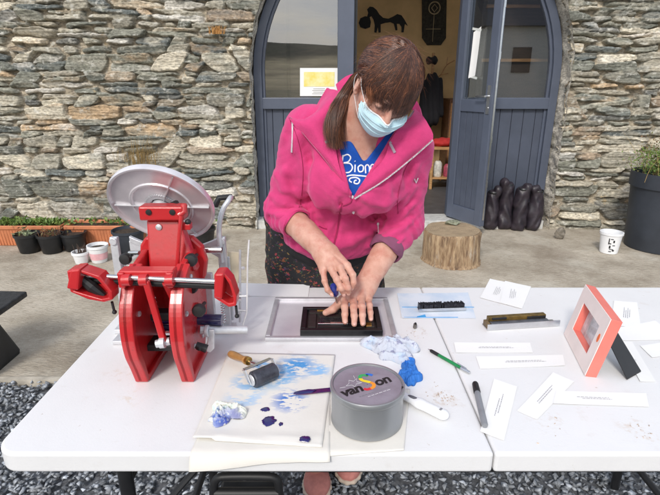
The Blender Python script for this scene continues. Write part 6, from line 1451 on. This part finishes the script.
r1 = rag('crumpled_tissue', 'crumpled white tissue stained with dark blue ink on the smeared sheet', 226, 415, .036, .029, .024, rm1, 2, .0050, .3); q_ = Vector(r1.location)
def rp(px, py, r, z=.02): p = T(px, py, z) - q_; return (p.x, p.y, p.z, r)
layer(rm1, (.30, .58, .60), 50, .48, .58, .7, rp(218, 408, .035), 4); layer(rm1, (.03, .06, .40), 60, .38, .46, 1, rp(230, 421, .045), 4, 3); layer(rm1, (.015, .012, .20), 50, .34, .42, 1, rp(236, 421, .032), 4, 7); layer(rm1, (.05, .12, .45), 70, .46, .52, .9, rp(215, 416, .03), 4, 8)
rm2 = mat('pale_rag', (.50, .53, .60), .85, 0, .05, 30, .25, 260); layer(rm2, (.17, .17, .30), 48, .54, .60, .8, seed=3); layer(rm2, (.42, .56, .72), 20, .5, .6, .6, seed=6)
rag('cleaning_rag', 'crumpled pale white rag behind the silver ink tin', 393, 351, .062, .050, .036, rm2, 5, 0, -.35, fr=1.0)
rm3 = mat('blue_rag', (.02, .15, .50), .7, 0, .15, 30, .3, 200)
rag('blue_rag', 'bright blue crumpled rag between the pale rag and the scraper', 409, 374, .024, .056, .022, rm3, 9, 0, -.2, 80)
# ---- ink tin
tin = thing('ink_tin', 'round grey printing ink tin with printed lid', 'tin', (0, 0, 0))
tz0 = TZ + .003; tcx, tcy = T(369, 430, .003).x, None
tc_ = at_z(367.5, 383, TZ + .083); tcx, tcy = tc_.x, tc_.y; TR = .0710; TH = .080
tin.location = (tcx, tcy, tz0)
tm_ = mat('grey_tin', (.30, .31, .32), .34, .55, .06, 6, .04, 60)
b = MB(); b.lathe([(TR - .002, 0), (TR, .001), (TR, .004), (TR - .001, .006), (TR - .001, TH - .014), (TR + .0012, TH - .012), (TR + .0018, TH - .010), (TR + .0018, TH - .002), (TR + .0005, TH), (TR - .003, TH), (TR - .004, TH - .0035), (.001, TH - .0035)], (tcx, tcy, tz0), n=72, cap=(True, False)); b.build('can', tm_, tin, smooth=True)
lz = tz0 + TH - .0032
b = MB(); b.lathe([(TR - .0048, 0), (TR - .0048, .0003), (.001, .0003)], (tcx, tcy, lz), n=64, cap=(False, False)); lid = b.build('lid', mat('lid_lilac', (.27, .24, .28), .42, .2, .12, 25, rvar=.1), tin)
TK = TR / .0605
la = R(28); lu, lv_ = Vector((math.cos(la), math.sin(la), 0)), Vector((-math.sin(la), math.cos(la), 0))
def LP(u, v, z=.0008): return Vector((tcx, tcy, lz + z)) + (lu * u + lv_ * v) * TK
def text_mesh(s, size, fn, m, parent, name, thick=0., shear=0., width=1.):
    cu = bpy.data.curves.new('t', 'FONT'); cu.body = s; cu.size = size; cu.offset = thick; cu.shear = shear; cu.resolution_u = 4; cu.space_character = width
    o = bpy.data.objects.new('t', cu); COL.objects.link(o); dg = bpy.context.evaluated_depsgraph_get(); me = bpy.data.meshes.new_from_object(o.evaluated_get(dg))
    vs = [fn(v.co.x, v.co.y) for v in me.vertices]; fs = [list(p.vertices) for p in me.polygons]
    bpy.data.objects.remove(o); b = MB(); b.add(vs, fs); w_ = max(v.co.x for v in me.vertices); bpy.data.meshes.remove(me); return b.build(name, m, parent, fix=False), w_
bk_ = mat('black_print', (.01, .01, .01), .5)
text_mesh('van', .030, lambda x, y: LP(-.052 + x * .98, -.012 + y * 1.0), bk_, lid, 'lettering', .0010, .15, .95)
text_mesh('on', .030, lambda x, y: LP(.0115 + x * .98, -.012 + y * 1.0), bk_, lid, 'lettering', .0010, .15, .95)
for seg, colr in [([(x * 1.12 + .0015, y * 1.12 - .001) for x, y in s_0], c_0) for s_0, c_0 in (([(.011, .019), (.006, .024), (0, .024), (-.003, .019)], (.03, .32, .10)), ([(.018, .017), (.014, .022), (.010, .0235)], (.03, .15, .55)), ([(-.003, .019), (-.003, .013), (.001, .008), (.005, .003)], (.78, .58, .02)), ([(.005, .003), (.007, -.003), (.003, -.009), (-.003, -.0105)], (.72, .25, .02)), ([(-.003, -.0105), (-.009, -.010), (-.012, -.006)], (.62, .03, .04)))]:
    b = MB(); pp_ = bez([Vector((x, y, 0)) for x, y in seg], 8); vs = []
    for i, p in enumerate(pp_):
        d = (pp_[min(i + 1, 7)] - pp_[max(i - 1, 0)]).normalized(); n_ = Vector((-d.y, d.x, 0)) * .0031; vs += [LP(p.x + n_.x, p.y + n_.y, .0006), LP(p.x - n_.x, p.y - n_.y, .0006)]
    b.add(vs, [(2 * i, 2 * i + 2, 2 * i + 3, 2 * i + 1) for i in range(7)]); b.build('emblem_stroke', mat('print_colour', colr, .5), lid, fix=False)
wl = mat('pale_line', (.62, .60, .62), .5); b = MB()
star = [(-.034, .012), (-.026, .016), (-.022, .024), (-.016, .018), (-.008, .022), (-.012, .014), (-.006, .008), (-.016, .009), (-.022, .003), (-.024, .010), (-.034, .012)]
for i in range(10): b.tube([LP(*star[i]), LP(*star[i + 1])], .0004, 4)
b.tube([LP(-.036, .010), LP(-.046, .012)], .0004, 4); b.tube([LP(-.010, .024), LP(-.008, .032)], .0004, 4); b.build('star_outline', wl, lid)
textlines(lid, LP(-.030, -.0235), lu, -lv_ * .0045, [(0, .070)], .0002, .0014, 3); o_ = textlines(lid, LP(-.018, -.030), lu, -lv_ * .0045, [(0, .052)], .0002, .0014, 5); o_.data.materials[0] = wl
b = MB(); b.box(LP(.0436, -.0375, .003), (.003, .003, .004)); b.build('rim_mark', rub, tin)
# ---- spatula handle, pen, marker
spt = thing('scraper', 'white plastic handled scraper with a grey thumb rest, right of the tin', 'scraper', T(428, 409))
e0, e1 = T(398, 393, .012), T(448, 417, .011); d_ = (e1 - e0).normalized(); s_ = Vector((-d_.y, d_.x, 0))
ax, P = gridP(np.minimum(np.array(e0), np.array(e1)) - .03, np.maximum(np.array(e0), np.array(e1)) + .03, .002); L_ = (e1 - e0).length; dd = np.array(d_, np.float32)
F_ = smin(rcone(P, np.array(e0), np.array(e0 + d_ * L_ * .45), .0085, .0125, flat=((0, 0, 1), .62)), rcone(P, np.array(e0 + d_ * L_ * .45), np.array(e1 - d_ * .012), .0125, .0135, flat=((0, 0, 1), .72)), .006); F_ = np.maximum(F_, TZ + .001 - P[..., 2])
V, Fc = nets(ax, F_); mobj('handle', relax(V, Fc, 2), Fc, M['white_plastic'], spt, True)
b = MB(); vs = MB().ico((0, 0, 0), 1, 2); b.add([e0 + d_ * (L_ * .34 + v[0] * .016) + s_ * v[1] * .0045 + Vector((0, 0, .0068 + v[2] * .0022)) for v in [Vector(x) for x in vs.v]], vs.f); b.build('thumb_rest', mat('grey_grip', (.10, .10, .12), .5), spt, smooth=True)
b = MB(); b.box(e0 + d_ * (L_ * .86) + Vector((0, 0, .0103)), (.004, .007, .0012), Matrix((d_, s_, Vector((0, 0, 1)))).transposed()); b.build('slot', mat('grey_mark', (.25, .25, .27), .5), spt)
pen = thing('ballpoint_pen', 'green ballpoint pen with black grip', 'pen', T(448, 361)); p0, p1 = T(428, 349, .0045), T(470, 373, .0048); d_ = p1 - p0; L_ = d_.length
gr = mat('green_plastic', (.005, .20, .055), .3, coat=.3)
for nm, prof, mm in (('tip', [(.0006, 0), (.0012, .004), (.0032, .009)], stl), ('grip', [(.0034, .009), (.0042, .012), (.0043, .034), (.0040, .036)], rub), ('barrel', [(.0040, .036), (.0041, .060), (.0041, L_ - .026)], gr), ('top', [(.0044, L_ - .026), (.0044, L_ - .010), (.0036, L_ - .008), (.0036, L_ - .003), (.0026, L_)], stl)):
    b = MB(); b.lathe(prof, p0, d_, 20); b.build(nm, mm, pen, smooth=True)
u_ = d_.normalized(); b = MB(); b.prism([p0 + u_ * (L_ - .012) + Vector((0, 0, .0052)), p0 + u_ * (L_ - .040) + Vector((0, 0, .0066)), p0 + u_ * (L_ - .040) + Vector((0, 0, .0058)), p0 + u_ * (L_ - .012) + Vector((0, 0, .0040))], Vector((-u_.y, u_.x, 0)) * .003); b.build('clip', stl, pen)
mk = thing('marker_pen', 'grey marker pen with a black cap, half under the upright paper strip', 'marker', T(479, 400)); p0, p1 = T(475, 383, .0075), T(485, 426, .0072); d_ = p1 - p0; L_ = d_.length
b = MB(); b.lathe([(.0030, 0), (.0058, .001), (.0068, .004), (.0074, .034), (.0062, .036)], p0, d_, 24); b.build('cap', rub, mk, smooth=True)
b = MB(); b.lathe([(.0058, .036), (.0064, .039), (.0064, L_ - .004), (.005, L_)], p0, d_, 24); b.build('barrel', mat('grey_barrel', (.22, .23, .25), .4), mk, smooth=True)
u_ = d_.normalized(); b = MB(); b.box(p0 + u_ * .02 + Vector((0, 0, .0085)), (.0026, .026, .002), Matrix((Vector((u_.y, -u_.x, 0)), u_, Vector((0, 0, 1)))).transposed()); b.build('clip', rub, mk)
# ---- composing stick, type block on blue card, little type sort
cst = thing('composing_stick', 'steel composing stick with brass and dark wood along its back edge', 'composing stick', T(522, 323))
a0, a1 = T(487, 330.5, 0), T(559, 326, 0); u_ = (a1 - a0).normalized(); v_ = Vector((-u_.y, u_.x, 0)); L_ = (a1 - a0).length; Mx = Matrix((u_, v_, Vector((0, 0, 1)))).transposed()
b = MB(); b.box(a0 + u_ * L_ / 2 + v_ * .016 + Vector((0, 0, .0022)), (L_, .036, .003), Mx); b.box(a0 + u_ * L_ / 2 + v_ * -.001 + Vector((0, 0, .0095)), (L_, .003, .018), Mx); b.build('channel', stl, cst, bevel=.0006)
dwm = mat('dark_wood_block', (.10, .065, .03), .5, 0, .4, 40, col2=(.16, .11, .05))
b = MB(); b.box(a0 + u_ * .0045 + v_ * .015 + Vector((0, 0, .0115)), (.009, .026, .016), Mx); b.build('wood_end', dwm, cst, bevel=.001)
b = MB(); b.box(a0 + u_ * (L_ * .46) + v_ * .0105 + Vector((0, 0, .011)), (L_ * .80, .014, .014), Mx); b.build('lead_row', mat('dull_lead', (.20, .21, .23), .4, .8, .2, 50), cst, bevel=.001)
b = MB(); b.box(a0 + u_ * (L_ * .46) + v_ * .0285 + Vector((0, 0, .0155)), (L_ * .80, .016, .023), Mx); b.build('brass_clump', mat('olive_brass', (.17, .11, .03), .45, .5, .35, 60), cst, bevel=.0015)
b = MB(); b.box(a0 + u_ * (L_ * .20) + v_ * .0205 + Vector((0, 0, .0235)), (L_ * .20, .006, .006), Mx); b.box(a0 + u_ * (L_ * .72) + v_ * .0200 + Vector((0, 0, .0205)), (L_ * .26, .004, .008), Mx); b.build('black_strip', rub, cst, bevel=.001)
bcd = strip([(402, 318.5), (476, 318.5), (468, 293), (397, 293.5)], 'pale blue printed card under the block of type', .0006, 21, txt=False, group=None, name='blue_card', m=mat('pale_blue_card', (.50, .60, .72), .6, 0, .12, 14, col2=(.66, .71, .77)))
b = MB(); bl_ = mat('blue_line', (.05, .30, .62), .6)
for q in (((402, 307), (420, 307)), ((404, 317.2), (458, 317.2)), ((462, 307), (474, 307))): b.tube([T(*q[0], .0024), T(*q[1], .0024)], .0009, 4)
b.prism([T(417, 316.5, .0024), T(425, 314.5, .0024), T(426, 316.8, .0024), T(417, 317.5, .0024)], (0, 0, .0005)); b.build('blue_print', bl_, bcd)
tb2 = thing('type_block', 'block of dark lead type in a steel holder on the pale blue card', 'type block', T(442, 308))
a0, a1 = T(419, 312, .002), T(466, 310.5, .002); u_ = (a1 - a0).normalized(); v_ = Vector((-u_.y, u_.x, 0)); L_ = (a1 - a0).length; Mx = Matrix((u_, v_, Vector((0, 0, 1)))).transposed()
b = MB(); b.box(a0 + u_ * L_ / 2 + v_ * .012 + Vector((0, 0, .003)), (L_, .028, .003), Mx); b.box(a0 + u_ * L_ / 2 - v_ * .001 + Vector((0, 0, .006)), (L_, .0025, .009), Mx); b.build('holder', stl, tb2, bevel=.0005)
b = MB(); rr_ = random.Random(8)
for i in range(4):
    for j in range(40):
        if rr_.random() < .93: b.box(a0 + u_ * (.003 + j * (L_ - .006) / 40) + v_ * (.004 + i * .0058) + Vector((0, 0, .0115 + rr_.uniform(-.0012, .0018))), ((L_ - .006) / 40 * .82, .0048, .017), Mx)
b.build('type_rows', mat('inked_type', (.03, .03, .038), .4, .5, .5, 120), tb2)
sr = thing('type_sort', 'small single metal type piece standing near the rag', 'type piece', T(415, 326)); b = MB(); p = T(415, 326, .008); b.box(p, (.007, .009, .014), Matrix.Rotation(.4, 3, 'Z') @ Matrix.Rotation(.2, 3, 'X')); b.build('shank', mat('lead_grey', (.16, .15, .14), .4, .7, .4, 90), sr, bevel=.001)
b = MB(); b.box(p + Vector((.001, -.001, .0085)), (.004, .005, .003), Matrix.Rotation(.4, 3, 'Z') @ Matrix.Rotation(.2, 3, 'X')); b.build('face', blk, sr)
# ---- coral and white photo frame on an easel leg
fr_ = thing('photo_frame', 'coral edged white box photo frame standing on a black easel leg', 'photo frame', T(600, 376))
coral = mat('coral_paint', (.74, .19, .15), .5, 0, .06, 20); fw_ = mat('frame_front', (.82, .72, .68), .7, 0, .05, 12)
# corners of the front face: measured
A_ = T(585, 376, .001); Bn = T(564, 334, .001)                        # bottom edge: near and far corner
eb = Bn - A_; 
up_ = Vector((0, 0, 1)); bu = eb.normalized(); nn = up_.cross(bu).normalized(); nn = -nn if nn.x > 0 else nn
SZ = eb.length; 
lean = R(12); upv = (up_ * math.cos(lean) - nn * math.sin(lean)).normalized(); no = bu.cross(upv).normalized(); no = -no if no.x > 0 else no
dep = .024; W_ = SZ; Hh = .150; bd_ = .037
def FP(u, v, d=0): return A_ + bu * u + upv * v - no * d
def fbox(u0, u1, v0, v1, d0, d1, m, nm, par, bev=.0008):
    b = MB(); P8 = [FP(u, v, d) for u in (u0, u1) for v in (v0, v1) for d in (d0, d1)]; b.add(P8, [(0, 1, 3, 2), (4, 6, 7, 5), (0, 4, 5, 1), (2, 3, 7, 6), (0, 2, 6, 4), (1, 5, 7, 3)]); return b.build(nm, m, par, bevel=bev)
wi = bd_
def ring(u0, v0, u1, v1, w_, d0, d1, m, nm, par, bev):
    b = MB(); o_ = [(u0, v0), (u1, v0), (u1, v1), (u0, v1)]; i_ = [(u0 + w_, v0 + w_), (u1 - w_, v0 + w_), (u1 - w_, v1 - w_), (u0 + w_, v1 - w_)]
    vs = [FP(*p, d0) for p in o_] + [FP(*p, d0) for p in i_] + [FP(*p, d1) for p in o_] + [FP(*p, d1) for p in i_]; fs = []
    for k in range(4):
        j = (k + 1) % 4; fs += [(k, j, 4 + j, 4 + k), (8 + k, 12 + k, 12 + j, 8 + j), (k, 8 + k, 8 + j, j), (4 + k, 4 + j, 12 + j, 12 + k)]
    b.add(vs, fs); return b.build(nm, m, par, bevel=bev)
ring(0, 0, W_, Hh, wi, .001, dep, coral, 'moulding', fr_, .0008); ring(.0006, .0006, W_ - .0006, Hh - .0006, wi - .0006, -.001, .0008, fw_, 'front_face', fr_, .0004)
fbox(wi - .001, W_ - wi + .001, wi - .001, Hh - wi + .001, dep - .004, dep - .0015, mat('photo_print', (.42, .43, .44), .7, 0, 0, 26, col2=(.78, .78, .79), spec=.1), 'picture', fr_)
fbox(wi - .001, W_ - wi + .001, wi - .001, Hh - wi + .001, .017, .0178, glass_mat('frame_glass', (1, 1, 1), 1.45), 'glazing', fr_)
b = MB(); c = FP(.016, Hh * .62, -.0012); n = 18; b.prism([c + bu * math.cos(k * math.tau / n) * .0052 + upv * math.sin(k * math.tau / n) * .0105 for k in range(n)], -no * .0008 * -1); b.build('oval_sticker', mat('orange_sticker', (.80, .16, .04), .5), fr_)
fbox(.01, W_ - .01, .01, Hh - .01, dep, dep + .002, rub, 'backing', fr_)
hp0 = FP(W_ * .5, Hh * .72, dep + .004); ft = T(630, 376, .002); ftc = Vector((A_.x + .085, A_.y + SZ * .20, TZ + .002)); wd_ = bu * .019
ft = T(626, 377, .0015)
l0_, l1_ = T(627, 380, .0015), T(641, 372, .0015); hv_ = (l1_ - l0_) / 2
b = MB(); b.prism([hp0 - hv_ * .7, hp0 + hv_ * .7, l1_, l0_], Vector((.0, .0, .003))); b.build('easel_leg', rub, fr_, bevel=.0006)
# ---- under the table
cr = thing('crate_handle', 'black tubular handle of a trolley standing under the table', 'trolley', (-.24, 1.25, 0))
q = lambda px, py: at_y(px, py, .98)
b = MB(); b.tube(bez([q(214, 520), q(213.5, 490), q(217, 479), q(228, 476.5), q(265, 476.5), q(276, 479), q(279, 490), q(280, 520)], 30), .0105, 10); b.build('handle_loop', rub, cr, smooth=True)
b = MB(); b.tube([q(215, 493), q(279, 493)], .014, 10); b.build('handle_grip', rub, cr, smooth=True)
hz_ = q(214, 520).z
b = MB(); b.box((-.225, 1.02, .17), (.16, .16, .30)); b.build('bin', M['black_plastic'], cr, bevel=.01)
for s in (-1, 1):
    xx = q(214 if s < 0 else 280, 520).x; b = MB(); b.tube([(xx, .98, hz_ + .01), (xx, 1.0, .02)], .0105, 10); b.build('post', rub, cr, smooth=True)

# ---- eraser crumbs on the table top
b = MB(); rr_ = random.Random(12)
for px, py, n_, sp in ((443, 398, 46, .018), (640, 430, 16, .02), (548, 425, 6, .03), (418, 333, 16, .018)):
    for k in range(n_):
        p = T(px, py) + Vector((rr_.gauss(0, sp * .7), rr_.gauss(0, sp), .0006)); s_ = rr_.uniform(.0005, .0013); b.box(p, (s_ * rr_.uniform(1, 4), s_, s_), Matrix.Rotation(rr_.uniform(0, 3), 3, 'Z'))
o = b.build('crumbs', mat('crumb_brown', (.46, .36, .28), .9, 0, .4, 90)); tag(o, kind='stuff')

tw_ = bpy.data.objects['folding_table'].children[0].location
for px, py, r_, sd, c_ in ((443, 400, .05, 1, (.52, .38, .26)), (640, 430, .05, 2, (.55, .40, .27)), (130, 398, .04, 3, (.62, .50, .36)), (118, 375, .05, 4, (.62, .52, .42)), (420, 332, .04, 5, (.50, .42, .36)), (548, 422, .05, 6, (.60, .52, .46)), (495, 287, .05, 7, (.55, .42, .38))):
    q_ = T(px, py); layer(tw, c_, 60, .52, .64, .42, (q_.x, q_.y, q_.z, r_), 5, seed=sd * 2.7)
